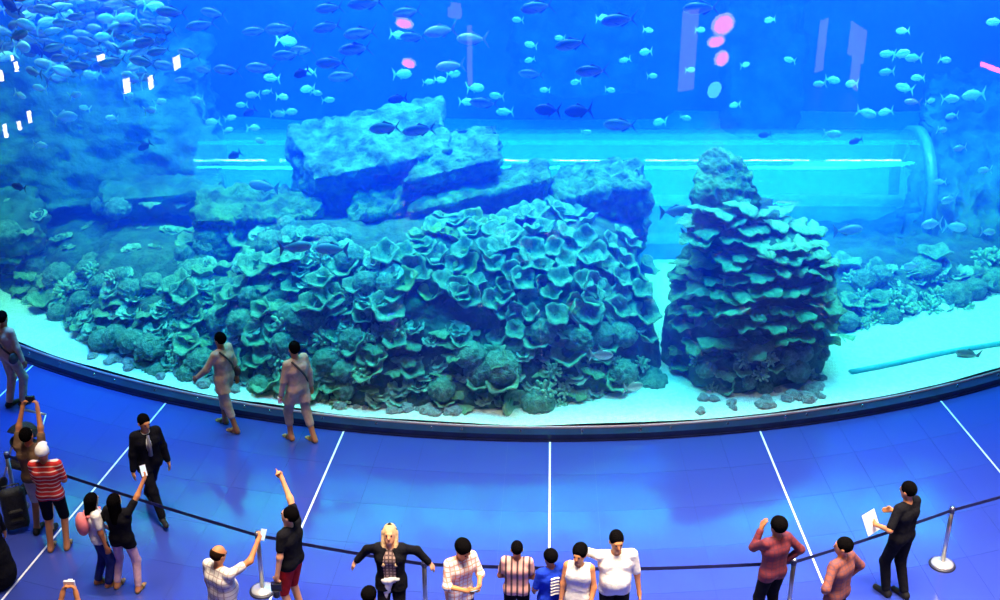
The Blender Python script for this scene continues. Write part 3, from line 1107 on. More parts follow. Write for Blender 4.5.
F_MAT = {
    'jack': (fish_mat('jack_skin', (0.025, 0.05, 0.035), (0.42, 0.33, 0.20), 0.4, 0.0), mat('jack_fin', (0.05, 0.09, 0.10), 0.5, var=0.2)),
    'tan': (fish_mat('tan_fish_skin', (0.40, 0.24, 0.10), (0.85, 0.55, 0.30), 0.45, 0.0), mat('tan_fin', (0.30, 0.24, 0.12), 0.5, var=0.2)),
    'dark': (fish_mat('dark_fish_skin', (0.010, 0.014, 0.02), (0.03, 0.035, 0.04), 0.6, 0.0), mat('dark_fin', (0.01, 0.012, 0.02), 0.6, var=0.2)),
    'pale': (fish_mat('pale_fish_skin', (0.30, 0.55, 0.45), (0.80, 0.95, 0.85), 0.4, 0.1), mat('pale_fin', (0.45, 0.7, 0.6), 0.5, var=0.2)),
    'grey': (fish_mat('grey_fish_skin', (0.12, 0.20, 0.20), (0.32, 0.42, 0.40), 0.5, 0.1), mat('grey_fin', (0.10, 0.16, 0.18), 0.5, var=0.2)),
}
F_EYE = mat('fish_eye', (0.01, 0.01, 0.012), 0.15, spec=0.8)
F_SHAPE = {'jack': (0.34, 0.15, 0.62, 0.30, 0.28), 'tan': (0.36, 0.16, 0.5, 0.3, 0.26), 'dark': (0.44, 0.12, 0.4, 0.32, 0.24),
           'pale': (0.46, 0.13, 0.35, 0.3, 0.25), 'grey': (0.36, 0.18, 0.25, 0.25, 0.22)}
F_MESH = {}
for k, sh in F_SHAPE.items():
    body, tl, dr_, an, pv, ev = fish_parts(*sh)
    skin, fin = F_MAT[k]
    parts = [('body', mesh_of('body', *body, [skin], True)), ('tail_fin', mesh_of('tail_fin', *tl, [fin])),
             ('dorsal_fin', mesh_of('dorsal_fin', *dr_, [fin])), ('anal_fin', mesh_of('anal_fin', *an, [fin]))]
    parts += [('pectoral_fin', mesh_of('pectoral_fin', *p, [fin])) for p in pv]
    parts += [('eye', mesh_of('eye', *e, [F_EYE], True)) for e in ev]
    one = MB(); fi = []
    for (v, f), mi in ((body, 0), (tl, 1), (dr_, 1), (an, 1), (pv[0], 1), (pv[1], 1)):
        one.add(v, f); fi += [mi] * len(f)
    whole = one.mesh('fish', [skin, fin], False)
    whole.polygons.foreach_set('material_index', fi)
    F_MESH[k] = (parts, whole)
frnd = random.Random(5)
N_FISH = {}
FISH_TARGETS = list(TARGETS)


def fish(kind, px, py, lpx, depth, yaw=0.0, pitch=0.0, name='fish', label='', group='', parts=True):
    """yaw 0: nose to -X, seen from the side"""
    p = at_y(px, py, depth)
    s = 1.12 * lpx / FPX * (p - Vector((0, 0, CAM_H))).length
    if parts:
        o = empty(name, p)
        for pn, me in F_MESH[kind][0]:
            obj(pn, me, o)
    else:
        o = obj(name, F_MESH[kind][1])
        o.location = p
    o.rotation_euler = (R(frnd.uniform(-6, 6)), R(pitch), R(yaw))
    o.scale = (s, s, s)
    tag(o, label, 'fish', group)
    return o


LJ = ('silver jack with dark back and forked tail swimming over the slabs', 'jacks swimming over the slabs', 'jack_fish')
# the clear big ones: (px, py, length px, depth, pitch)
for (x, y, l, d, pt) in [(330, 8, 26, 21, -6), (367, 3, 34, 21, -4), (256, 31, 24, 22, -4), (282, 29, 32, 21.5, -5), (328, 27, 27, 21, -8), (361, 33, 31, 21, -4),
                         (356, 49, 31, 21, -6), (288, 55, 28, 21.5, -5), (303, 50, 24, 22.5, -5), (332, 63, 30, 21, -5), (344, 76, 28, 22, -4), (262, 68, 28, 21.5, 6),
                         (408, 12, 27, 21, -8), (414, 37, 26, 21.5, -4), (386, 128, 31, 20.3, -8), (420, 130, 32, 20.6, -2), (485, 103, 28, 21.5, 2)]:
    fish('jack', x, y, l, d, frnd.uniform(-15, 15), pt, LJ[2], LJ[0], LJ[1])
LL = ('silver jack trailing behind the dense shoal by the hazy cliff', 'jacks beside the dense shoal', 'jack_fish')
for (x, y, l, d, pt) in [(172, 12, 28, 21, 4), (214, 13, 25, 22, 5), (202, 25, 28, 21.5, -8), (154, 29, 24, 21, 12), (147, 42, 26, 21, -12), (190, 54, 24, 22, 10),
                         (144, 62, 27, 21.5, 8), (205, 70, 20, 23, 0), (228, 70, 26, 21.5, 2), (99, 54, 20, 22, 0), (117, 30, 26, 21.5, -25), (185, 80, 18, 23, 0)]:
    fish('jack', x, y, l, d, frnd.uniform(-25, 25), pt, LL[2], LL[0], LL[1])
LM = ('silver jack cruising high over the log-shaped rock', 'jacks over the log-shaped rock', 'jack_fish')
for (x, y, l, d, pt) in [(538, 7, 32, 20.5, -6), (620, 20, 34, 20.5, -4), (572, 44, 31, 20.5, -14), (593, 71, 31, 20.5, -4), (621, 125, 32, 21, -2), (702, 8, 33, 21, -4), (532, 74, 24, 22, 2)]:
    fish('jack', x, y, l, d, frnd.uniform(-12, 12), pt, LM[2], LM[0], LM[1])
for (x, y, l, d, pt) in [(441, 31, 30, 21, -6), (473, 39, 29, 21, 0), (451, 66, 27, 21.5, -6), (600, 262, 0, 21, 0)]:
    if l: fish('tan', x, y, l, d, frnd.uniform(-12, 12), pt, 'tan_fish', 'tan brown fish swimming above the tilted wedge slab', 'tan fish above the wedge slab')
for (x, y, l, d, pt, lab) in [(302, 73, 17, 21, -25, 'small black fish nosing down over the summit slab'), (398, 99, 18, 21.5, -6, 'small black fish skimming the summit slab'),
                              (235, 155, 15, 23, -28, 'black fish nosing down beside the tunnel'), (19, 187, 14, 21.5, 10, 'black fish over the bright crusted ledge'),
                              (145, 146, 14, 22.5, -30, 'black fish drifting before the hazy cliff'), (250, 112, 14, 22.5, -30, 'black fish among the pale shoal'),
                              (548, 110, 24, 20.8, 4, 'black fish leading its twin above the log-shaped rock'), (579, 111, 26, 20.8, -6, 'black fish trailing its twin above the log-shaped rock'),
                              (765, 135, 12, 23, -10, 'tiny black fish over the tunnel near the pointed rock'), (856, 141, 13, 23, -14, 'tiny black fish over the bare stretch of tunnel')]:
    fish('dark', x, y, l, d, frnd.uniform(-15, 15), pt, 'black_fish', lab, 'black fish')
for (x, y, l, d, yw, lab) in [(264, 186, 27, 22.3, 0, 'dark grey grouper in front of the tunnel by the crusted ledge'), (676, 211, 30, 20.2, 180, 'dark grey grouper in the gap before the lone column'),
                              (848, 230, 26, 21.5, 180, 'dark grey grouper under the tunnel end'), (968, 354, 22, 19.9, 0, 'dark grey fish low over the bright sand'),
                              (295, 247, 30, 19.2, 180, 'blue-grey fish gliding along the bank below the crusted ledge'), (332, 249, 30, 19.3, 8, 'blue-grey fish beside the dark hollow of the bank'),
                              (696, 232, 28, 20.0, 190, 'mottled grey fish low in the gap by the lone column')]:
    fish('grey', x, y, l, d, yw, 6 if yw else 10, 'grey_fish', lab, 'grey reef fish')
LP = ('small pale turquoise fish of the shoal above the summit slab', 'pale fish above the summit slab')
for (x, y, l) in [(286, 41, 19), (398, 35, 16), (272, 78, 15), (310, 72, 13), (308, 89, 14), (282, 97, 12), (253, 95, 13), (277, 114, 13), (290, 112, 13), (253, 128, 12), (328, 100, 12), (316, 93, 11),
                  (402, 74, 18), (440, 80, 12), (428, 82, 11), (453, 74, 14), (475, 88, 17), (466, 102, 14), (497, 96, 14), (421, 110, 11), (267, 92, 10), (242, 105, 11), (261, 141, 11), (230, 118, 11), (213, 122, 14), (228, 130, 10)]:
    fish('pale', x, y, l, frnd.uniform(21.5, 23.5), frnd.choice((0, 180)) + frnd.uniform(-25, 25), frnd.uniform(-12, 12), 'pale_fish', LP[0], LP[1], parts=l > 15)
LR = ('small pale turquoise fish drifting near the ribbed rock wall', 'pale fish near the ribbed rock wall')
for (x, y, l) in [(832, 80, 14), (852, 84, 14), (888, 54, 14), (901, 54, 16), (914, 58, 15), (887, 72, 14), (950, 99, 15), (974, 95, 20), (866, 113, 18), (832, 134, 16), (952, 116, 12), (903, 31, 12), (945, 60, 12),
                  (918, 78, 12), (905, 88, 16), (930, 101, 10), (949, 200, 16), (932, 224, 19), (955, 227, 19), (988, 232, 13), (912, 266, 14), (928, 281, 18), (940, 182, 11), (886, 112, 14), (995, 22, 14), (820, 84, 12), (960, 148, 12), (985, 170, 12), (942, 130, 11)]:
    fish('pale', x, y, l, frnd.uniform(21.0, 23.0), frnd.choice((0, 180)) + frnd.uniform(-25, 25), frnd.uniform(-12, 12), 'pale_fish', LR[0], LR[1], parts=l > 15)
fish('tan', 913, 102, 15, 22, 0, 4, 'tan_fish', 'small tan fish among the pale ones by the ribbed wall', 'tan fish near the ribbed wall')
LC = ('small pale turquoise fish over the middle of the tunnel', 'pale fish over the tunnel')
for (x, y, l) in [(602, 18, 13), (531, 45, 12), (646, 52, 13), (530, 60, 10), (560, 38, 10), (610, 90, 10), (576, 82, 11), (660, 122, 15), (685, 118, 11), (700, 30, 10), (690, 70, 10), (735, 105, 11), (518, 20, 11), (648, 30, 10), (586, 132, 10), (505, 112, 16), (652, 76, 10), (625, 60, 11), (545, 90, 10), (770, 20, 11), (790, 60, 11), (745, 65, 10)]:
    fish('pale', x, y, l, frnd.uniform(22.0, 24.0), frnd.choice((0, 180)) + frnd.uniform(-30, 30), frnd.uniform(-15, 15), 'pale_fish', LC[0], LC[1], parts=False)
for (x, y, l, d, yw, lab) in [(601, 355, 22, 18.4, 180, 'pale fish hovering above the sand before the broad bank'), (633, 387, 20, 18.2, 200, 'pale fish close to the sand at the foot of the broad bank')]:
    fish('pale', x, y, l, d, yw, 0, 'pale_fish', lab, 'pale fish low over the sand')
# the dense shoal before the hazy cliff
LS = ('silver-blue fish packed in the dense shoal before the hazy cliff', 'dense shoal before the hazy cliff')
pts = []
while len(pts) < 95:
    x, y = frnd.uniform(-6, 165), frnd.uniform(-4, 78)
    if y > 62 - 0.1 * abs(x - 60) and frnd.random() < 0.75: continue
    if any((x - a) ** 2 + ((y - b_) * 1.6) ** 2 < 110 for a, b_ in pts): continue
    pts.append((x, y))
for (x, y) in pts:
    k = frnd.choices(('jack', 'grey', 'pale', 'dark'), (6, 3, 3, 0.4))[0]
    l = frnd.uniform(17, 27)
    nm = {'jack': 'jack_fish', 'grey': 'grey_fish', 'pale': 'pale_fish', 'dark': 'black_fish'}[k]
    lab = {'jack': LS[0], 'grey': 'grey fish packed in the dense shoal before the hazy cliff', 'pale': 'pale turquoise fish packed in the dense shoal before the hazy cliff', 'dark': 'black fish packed in the dense shoal before the hazy cliff'}[k]
    fish(k, x, y, l if k != 'pale' else l * 0.8, frnd.uniform(21.0, 23.8), frnd.choice((0, 0, 0, 180)) + frnd.uniform(-35, 35), frnd.uniform(-25, 25), nm, lab, LS[1] + ', ' + k, parts=l > 20)
# the scattered ones lower down before the cliff and over the low bank
LB = ('small pale turquoise fish straying over the low reef bank', 'pale fish over the low reef bank')
for (x, y, l) in [(65, 117, 22), (150, 110, 13), (112, 118, 11), (75, 95, 12), (20, 95, 12), (40, 88, 13), (160, 102, 12), (197, 100, 14), (95, 75, 14), (60, 78, 14), (128, 95, 12), (85, 108, 10), (40, 145, 12), (130, 78, 14)]:
    fish('pale', x, y, l, frnd.uniform(21.5, 23), frnd.choice((0, 180)) + frnd.uniform(-25, 25), frnd.uniform(-20, 20), 'pale_fish', LB[0], LB[1], parts=False)

# ================================================================== PEOPLE
VOX = 0.0115


def V3(*a):
    return np.array(a, float)


def unit(v):
    return v / max(1e-9, np.linalg.norm(v))


class Field:
    """signed distance field on a grid; prims are tapered capsules and ellipsoids joined smoothly"""
    def __init__(s, prims, pad=0.05, h=VOX):
        lo = np.full(3, 1e9); hi = -lo
        for p in prims:
            a, b_, ra, rb = p[1], p[2], p[3], p[4]
            r = max(np.max(ra), np.max(rb))
            lo = np.minimum(lo, np.minimum(a, b_) - r); hi = np.maximum(hi, np.maximum(a, b_) + r)
        s.h = h
        s.lo = lo - pad
        s.n = np.ceil((hi + pad - s.lo) / h).astype(int) + 1
        s.F = np.full(s.n, 0.08, np.float32)
        for p in prims: s.add(p)

    def grid(s, i0, i1):
        ax = [s.lo[k] + s.h * np.arange(i0[k], i1[k]) for k in range(3)]
        return np.meshgrid(*ax, indexing='ij')

    def add(s, p):
        kind, a, b_, ra, rb, k, rot = p
        r = max(np.max(ra), np.max(rb)) + 0.085
        i0 = np.maximum(0, np.floor((np.minimum(a, b_) - r - s.lo) / s.h).astype(int))
        i1 = np.minimum(s.n, np.ceil((np.maximum(a, b_) + r - s.lo) / s.h).astype(int) + 1)
        X, Y, Z = s.grid(i0, i1)
        if kind == 'c':
            ab = b_ - a; l2 = max(1e-9, ab @ ab)
            t = np.clip(((X - a[0]) * ab[0] + (Y - a[1]) * ab[1] + (Z - a[2]) * ab[2]) / l2, 0, 1)
            d = np.sqrt((X - a[0] - t * ab[0]) ** 2 + (Y - a[1] - t * ab[1]) ** 2 + (Z - a[2] - t * ab[2]) ** 2) - (ra + (rb - ra) * t)
        else:
            P = np.stack([X - a[0], Y - a[1], Z - a[2]], -1)
            if rot is not None: P = P @ rot       # into the local frame
            k0 = np.sqrt(np.sum((P / ra) ** 2, -1)); k1 = np.sqrt(np.sum((P / (ra * ra)) ** 2, -1))
            d = np.where(k1 > 1e-6, k0 * (k0 - 1) / np.maximum(k1, 1e-6), -np.min(ra))
        sl = tuple(slice(i0[q], i1[q]) for q in range(3))
        F = s.F[sl]
        if k > 0:
            hh = np.maximum(k - np.abs(F - d), 0) / k
            s.F[sl] = np.minimum(F, d) - hh * hh * k * 0.25
        elif k == 0:
            s.F[sl] = np.minimum(F, d)
        else:      # negative k: carve
            s.F[sl] = np.maximum(F, -d)

    def cut(s, n, p):
        """keep the side where (x-p).n < 0"""
        n = unit(n)
        X, Y, Z = s.grid(np.zeros(3, int), s.n)
        s.F = np.maximum(s.F, ((X - p[0]) * n[0] + (Y - p[1]) * n[1] + (Z - p[2]) * n[2]).astype(np.float32))

    def mesh(s, name, m):
        F = s.F
        F[0], F[-1] = np.maximum(F[0], 1e-3), np.maximum(F[-1], 1e-3)
        F[:, 0], F[:, -1] = np.maximum(F[:, 0], 1e-3), np.maximum(F[:, -1], 1e-3)
        F[:, :, 0], F[:, :, -1] = np.maximum(F[:, :, 0], 1e-3), np.maximum(F[:, :, -1], 1e-3)
        ins = F < 0
        nx, ny, nz = F.shape
        c = [(i, j, k) for i in (0, 1) for j in (0, 1) for k in (0, 1)]
        sub = lambda A, o: A[o[0]:nx - 1 + o[0], o[1]:ny - 1 + o[1], o[2]:nz - 1 + o[2]]
        cnt = sum(sub(ins, o).astype(np.int8) for o in c)
        act = (cnt > 0) & (cnt < 8)
        ids = np.argwhere(act)
        index = np.full(act.shape, -1, np.int32)
        index[act] = np.arange(len(ids))
        vals = np.stack([F[ids[:, 0] + o[0], ids[:, 1] + o[1], ids[:, 2] + o[2]] for o in c], -1)
        acc = np.zeros((len(ids), 3)); num = np.zeros(len(ids))
        for a in range(8):
            for b_ in range(a + 1, 8):
                dif = [abs(c[a][q] - c[b_][q]) for q in range(3)]
                if sum(dif) != 1: continue
                va, vb = vals[:, a], vals[:, b_]
                m_ = (va < 0) != (vb < 0)
                t = np.where(m_, va / np.where(m_, va - vb, 1), 0)
                for q in range(3):
                    acc[:, q] += np.where(m_, c[a][q] + t * (c[b_][q] - c[a][q]), 0)
                num += m_
        verts = (ids + acc / num[:, None]) * s.h + s.lo
        quads = []
        for ax in range(3):
            u, w = [(1, 2), (2, 0), (0, 1)][ax]
            sl0 = [slice(None)] * 3; sl1 = [slice(None)] * 3
            sl0[ax] = slice(0, -1); sl1[ax] = slice(1, None)
            A, B = ins[tuple(sl0)], ins[tuple(sl1)]
            e = np.argwhere(A != B)
            ok = (e[:, u] > 0) & (e[:, w] > 0)
            e = e[ok]
            flip = A[e[:, 0], e[:, 1], e[:, 2]]
            def cell(du, dw):
                q = e.copy(); q[:, u] -= du; q[:, w] -= dw
                for z in range(3): q[:, z] = np.clip(q[:, z], 0, act.shape[z] - 1)
                return index[q[:, 0], q[:, 1], q[:, 2]]
            Q = np.stack([cell(1, 1), cell(0, 1), cell(0, 0), cell(1, 0)], -1)
            Q[~flip] = Q[~flip][:, ::-1]
            quads.append(Q[(Q >= 0).all(1)])
        Q = np.concatenate(quads)
        me = bpy.data.meshes.new(name)
        me.vertices.add(len(verts)); me.vertices.foreach_set('co', verts.astype(np.float32).ravel())
        me.loops.add(len(Q) * 4); me.loops.foreach_set('vertex_index', Q.astype(np.int32).ravel())
        me.polygons.add(len(Q)); me.polygons.foreach_set('loop_start', np.arange(0, len(Q) * 4, 4, dtype=np.int32))
        me.polygons.foreach_set('loop_total', np.full(len(Q), 4, np.int32))
        me.polygons.foreach_set('use_smooth', np.ones(len(Q), bool))
        me.materials.append(m)
        me.update(calc_edges=True)
        return me


def cap(a, b_, ra, rb=None, k=0.03):
    return ('c', np.asarray(a, float), np.asarray(b_, float), ra, ra if rb is None else rb, k, None)


def ell(c, r, rot=None, k=0.02):
    r = np.asarray(r, float)
    return ('e', np.asarray(c, float), np.asarray(c, float), r, r, k, rot)


def rotx(a): c, s = math.cos(a), math.sin(a); return np.array([[1, 0, 0], [0, c, -s], [0, s, c]])
def roty(a): c, s = math.cos(a), math.sin(a); return np.array([[c, 0, s], [0, 1, 0], [-s, 0, c]])
def rotz(a): c, s = math.cos(a), math.sin(a); return np.array([[c, -s, 0], [s, c, 0], [0, 0, 1]])


def ik(a, t, l1, l2, pole):
    d = t - a; L = np.linalg.norm(d)
    if L > (l1 + l2) * 0.998:
        t = a + d / L * (l1 + l2) * 0.998; d = t - a; L = np.linalg.norm(d)
    x = (l1 * l1 - l2 * l2 + L * L) / (2 * L)
    hgt = math.sqrt(max(0, l1 * l1 - x * x))
    u = d / L
    p = pole - (pole @ u) * u
    return a + u * x + unit(p) * hgt, t


M_SKIN = {'light': mat('skin_light', (0.80, 0.37, 0.18), 0.55, var=0.06, scale=6), 'tan': mat('skin_tan', (0.62, 0.24, 0.09), 0.55, var=0.06, scale=6),
          'brown': mat('skin_brown', (0.38, 0.13, 0.05), 0.55, var=0.06, scale=6)}
M_HAIR = {'black': mat('black_hair', (0.004, 0.0035, 0.004), 0.9, spec=0.0, bump=0.4, bscale=60), 'blonde': mat('blonde_hair', (0.75, 0.50, 0.25), 0.5, var=0.2, scale=20, bump=0.4, bscale=60),
          'brown': mat('dark_brown_hair', (0.02, 0.01, 0.006), 0.9, spec=0.0, bump=0.4, bscale=60)}
M_EYE = mat('dark_eye', (0.01, 0.008, 0.008), 0.2)
M_LIP = mat('lips', (0.45, 0.12, 0.10), 0.5)


def cloth(name, col, **kw):
    kw.setdefault('var', 0.12)
    return mat(name, col, 0.95, scale=9, bump=0.25, bscale=18, spec=0.05, **kw)


def person(label, at, yaw, H=1.72, skin='tan', hair='black', hair_style='short', lean=0.0, side=0.0, head=(0, 0), armL=None, armR=None, handL='relax', handR='relax',
           feet=((-0.10, 0.0, 0), (0.10, 0.0, 0)), toe=(0, 0), shirt=None, sleeve='short', hem=0.90, flare=0.0, pants=None, leg='full', shoes=None, barefoot=False,
           jacket=None, extra=None, build=1.0, cap_mat=None, group='visitors in the hall', poleL=None, poleR=None, name='person', knee=1.0, waist=1.02, jopen=1.0):
    s = H / 1.75
    root = empty(name, at, R(yaw))
    tag(root, label, 'person', group)
    # ---- skeleton (facing +Y, right hand at +X)
    pel = V3((feet[0][0] + feet[1][0]) / 2, (feet[0][1] + feet[1][1]) / 2, 0.95) * V3(s, s, s)
    U = roty(R(side)) @ rotx(-R(lean))
    up = lambda x, y, z: pel + U @ (V3(x * build, y, z - 0.95) * s)
    sh = {-1: up(-0.172, 0, 1.42), 1: up(0.172, 0, 1.42)}
    hip = {-1: pel + V3(-0.09, 0, -0.02) * s, 1: pel + V3(0.09, 0, -0.02) * s}
    J = {}
    for sd, spec, pole in ((-1, armL, poleL), (1, armR, poleR)):
        t = V3(*(spec or (sd * 0.27, 0.06, 0.86))) * s if spec is None else V3(*spec) * s
        if spec is None: t = t + V3(pel[0], pel[1], 0)
        pl = V3(*(pole or (sd * 0.5, -0.6, -0.3)))
        el, t = ik(sh[sd], t, 0.285 * s, 0.255 * s, pl)
        J[sd] = (sh[sd], el, t)
    LG = {}
    for sd, ft, ty in ((-1, feet[0], toe[0]), (1, feet[1], toe[1])):
        ank = V3(ft[0], ft[1] - 0.03, 0.085 + ft[2]) * s
        kn, ank = ik(hip[sd], ank, 0.44 * s, 0.43 * s, V3(sd * 0.1, 1.0, 0) * knee)
        td = rotz(R(ty)) @ V3(0, 1, 0)
        LG[sd] = (hip[sd], kn, ank, td)
    hp, hy = head
    HR = U @ rotz(R(hy)) @ rotx(-R(hp))
    nk = up(0, 0, 1.50)
    hd = lambda x, y, z: nk + HR @ (V3(x, y, z) * s)
    HC = 0.115
    # ---- prims
    torso = [cap(up(-0.060, 0, 0.97), up(0.060, 0, 0.97), 0.102 * s, k=0.03), cap(up(-0.055, 0.0, 0.97), up(-0.068, 0.0, 1.30), 0.096 * s, 0.100 * s, 0.03), cap(up(0.055, 0.0, 0.97), up(0.068, 0.0, 1.30), 0.096 * s, 0.100 * s, 0.03),
             cap(up(-0.078, 0, 1.30), up(0.078, 0, 1.30), 0.104 * s, k=0.05), cap(up(-0.145, -0.005, 1.42), up(0.145, -0.005, 1.42), 0.054 * s, k=0.04)]
    if build > 1.1: torso.append(ell(up(0, 0.05, 1.10), V3(0.17, 0.16, 0.17) * s, k=0.06))
    neck = [cap(up(0, -0.005, 1.43), nk + U @ V3(0, 0.015, 0.06) * s, 0.056 * s, 0.052 * s, 0.03)]
    def arm_prims(sd, inf=0.0, t0=0.0, t1=2.0, k=0.03):
        a, e, w = J[sd]
        out = []
        if t0 < 1:
            b_ = a + (e - a) * min(1, t1)
            out.append(cap(a, b_, 0.047 * s + inf, (0.047 - 0.008 * min(1, t1)) * s + inf, k))
        if t1 > 1:
            b_ = e + (w - e) * (t1 - 1)
            out.append(cap(e, b_, 0.039 * s + inf, (0.039 - 0.012 * (t1 - 1)) * s + inf, k))
        return out
    def leg_prims(sd, inf=0.0, t1=2.0, k=0.03):
        a, kn, an, td = LG[sd]
        out = [cap(a, a + (kn - a) * min(1, t1), 0.080 * s + inf, (0.080 - 0.026 * min(1, t1)) * s + inf, k)]
        if t1 > 1: out.append(cap(kn, kn + (an - kn) * (t1 - 1), 0.055 * s + inf, (0.055 - 0.015 * (t1 - 1)) * s + inf, k))
        return out
    def hand_prims(sd, pose):
        a, e, w = J[sd]
        d = unit(w - e)
        out_ = V3(sd, 0, 0) if abs(d[0]) < 0.8 else V3(0, 0, 1)
        nrm = unit(-out_ - (-out_ @ d) * d)            # palm normal, towards the body
        sidev = unit(np.cross(d, nrm)) * (1 if sd > 0 else -1)
        if sidev[1] < 0 and abs(sidev[1]) > 0.3: sidev = -sidev
        pr = [cap(w, w + d * 0.03 * s, 0.026 * s, 0.026 * s, 0.02)]
        for q in (-1, 1): pr.append(cap(w + d * 0.03 * s, w + d * 0.082 * s + sidev * q * 0.026 * s, 0.018 * s, 0.016 * s, 0.02))
        curl = {'relax': 0.5, 'grip': 1.25, 'point': 1.6, 'flat': 0.1}[pose]
        for q, (off, ln) in enumerate(((0.030, 0.068), (0.010, 0.078), (-0.010, 0.072), (-0.030, 0.056))):
            cu = 0.05 if (pose == 'point' and q == 0) else curl
            b0 = w + d * 0.088 * s + sidev * off * s
            d1 = unit(d * math.cos(cu * 0.6) + nrm * math.sin(cu * 0.6))
            b1 = b0 + d1 * ln * 0.5 * s
            d2 = unit(d * math.cos(cu * 1.5) + nrm * math.sin(cu * 1.5))
            pr.append(cap(b0, b1, 0.0105, 0.0105, 0.006)); pr.append(cap(b1, b1 + d2 * ln * 0.5 * s, 0.0105, 0.009, 0.006))
        b0 = w + d * 0.03 * s + sidev * 0.024 * s
        b1 = b0 + unit(d * 0.75 + sidev * 0.65 + nrm * 0.2) * 0.045 * s
        pr.append(cap(b0, b1, 0.0135, 0.012, 0.01)); pr.append(cap(b1, b1 + unit(d + sidev * 0.15 + nrm * 0.3) * 0.03 * s, 0.012, 0.010, 0.006))
        return pr
    headp = [ell(hd(0, -0.008, HC + 0.035), V3(0.077, 0.096, 0.098) * s, HR, 0.03), ell(hd(0, 0.028, HC - 0.02), V3(0.062, 0.072, 0.092) * s, HR, 0.03),
             cap(hd(0, 0.050, HC - 0.075), hd(0, 0.066, HC - 0.085), 0.028 * s, 0.024 * s, 0.03),
             cap(hd(0, 0.092, HC + 0.012), hd(0, 0.112, HC - 0.028), 0.011 * s, 0.014 * s, 0.015),
             cap(hd(-0.03, 0.088, HC + 0.032), hd(0.03, 0.088, HC + 0.032), 0.014 * s, k=0.015)]
    for q in (-1, 1): headp.append(ell(hd(q * 0.080, -0.008, HC - 0.002), V3(0.012, 0.022, 0.032) * s, HR, 0.01))
    feetp = []
    for sd in (-1, 1):
        a, kn, an, td = LG[sd]
        heel = an + V3(0, 0, -0.05) * s - td * 0.03 * s
        toe_ = an + V3(0, 0, -0.062) * s + td * 0.15 * s
        feetp += [cap(an, heel, 0.040 * s, 0.034 * s, 0.03), cap(heel, toe_, 0.036 * s, 0.026 * s, 0.03)]
    body = torso + neck
    for sd in (-1, 1): body += arm_prims(sd) + leg_prims(sd)
    body += feetp + headp
    body += hand_prims(-1, handL) + hand_prims(1, handR)
    obj('body', Field(body).mesh('body', M_SKIN[skin]), root)
    # ---- face
    for q in (-1, 1):
        e_ = MB().lathe([(0.002, -0.009), (0.010, -0.004), (0.012, 0.0), (0.010, 0.004), (0.002, 0.009)], 8)
        eo = e_.build('eye', M_EYE, root, True)
        p = hd(q * 0.031, 0.094, HC + 0.010); eo.location = p; eo.scale = (s * 1.1,) * 3
    mo = MB().lathe([(0.002, -0.005), (0.012, -0.003), (0.014, 0.0), (0.012, 0.003), (0.002, 0.005)], 8).build('mouth', M_LIP, root, True)
    mo.location = hd(0, 0.092, HC - 0.058); mo.scale = (1.6 * s, s, 1.2 * s); mo.rotation_euler = (0, 0, R(hy))
    # ---- hair
    if hair_style != 'bald':
        hp_ = [ell(hd(0, -0.014, HC + 0.042), V3(0.087, 0.105, 0.104) * s, HR, 0.02)]
        if hair_style == 'long':
            hp_ += [cap(hd(0, -0.065, HC + 0.02), up(0, -0.10, 1.30), 0.075 * s, 0.055 * s, 0.04), cap(hd(-0.07, -0.01, HC + 0.02), up(-0.08, -0.04, 1.36), 0.032 * s, 0.028 * s, 0.03), cap(hd(0.07, -0.01, HC + 0.02), up(0.08, -0.04, 1.36), 0.032 * s, 0.028 * s, 0.03)]
        elif hair_style == 'longfront':
            hp_ += [cap(hd(0, -0.06, HC + 0.02), up(0, -0.10, 1.36), 0.07 * s, 0.05 * s, 0.04), cap(hd(-0.075, 0.0, HC + 0.03), up(-0.09, 0.11, 1.25), 0.034 * s, 0.03 * s, 0.03), cap(hd(0.075, 0.0, HC + 0.03), up(0.09, 0.11, 1.25), 0.034 * s, 0.03 * s, 0.03)]
        elif hair_style == 'bushy':
            hp_ += [ell(hd(0, -0.02, HC + 0.06), V3(0.10, 0.115, 0.105) * s, HR, 0.02)]
        f = Field(hp_)
        f.add(('e', hd(0, 0.115, HC - 0.025), hd(0, 0.115, HC - 0.025), V3(0.078, 0.075, 0.088) * s, V3(0.078, 0.075, 0.088) * s, -1, HR))
        if hair_style in ('short', 'bushy'):
            f.cut(HR @ V3(0, 0.15, -1), hd(0, -0.02, HC - 0.055))
        if hair_style == 'ring': f.cut(HR @ V3(0, 0.5, 1), hd(0, 0, HC + 0.055))
        obj('hair', f.mesh('hair', M_HAIR[hair]), root)
    if cap_mat is not None:
        f = Field([ell(hd(0, -0.012, HC + 0.045), V3(0.096, 0.114, 0.112) * s, HR, 0.01)])
        f.cut(HR @ V3(0, -0.1, -1), hd(0, 0, HC + 0.02))
        c_ = obj('cap', f.mesh('cap', cap_mat), root)
        f = Field([ell(hd(0, 0.12, HC + 0.05), V3(0.07, 0.085, 0.014) * s, HR, 0.01)])
        obj('brim', f.mesh('brim', cap_mat), c_)
    # ---- clothes
    if pants is not None:
        t1 = {'full': 1.93, 'short': 0.98, 'capri': 1.45, 'tights': 1.9}[leg]
        inf = 0.010 if leg == 'tights' else 0.018
        pr = [cap(up(-0.060, 0, 0.97), up(0.060, 0, 0.97), 0.102 * s + 0.010, k=0.03)]
        for sd in (-1, 1): pr += leg_prims(sd, inf, t1)
        f = Field(pr)
        f.cut(U @ V3(0, 0, 1), up(0, 0, waist))
        obj('trousers' if leg in ('full', 'capri') else ('shorts' if leg == 'short' else 'tights'), f.mesh('trousers', pants), root)
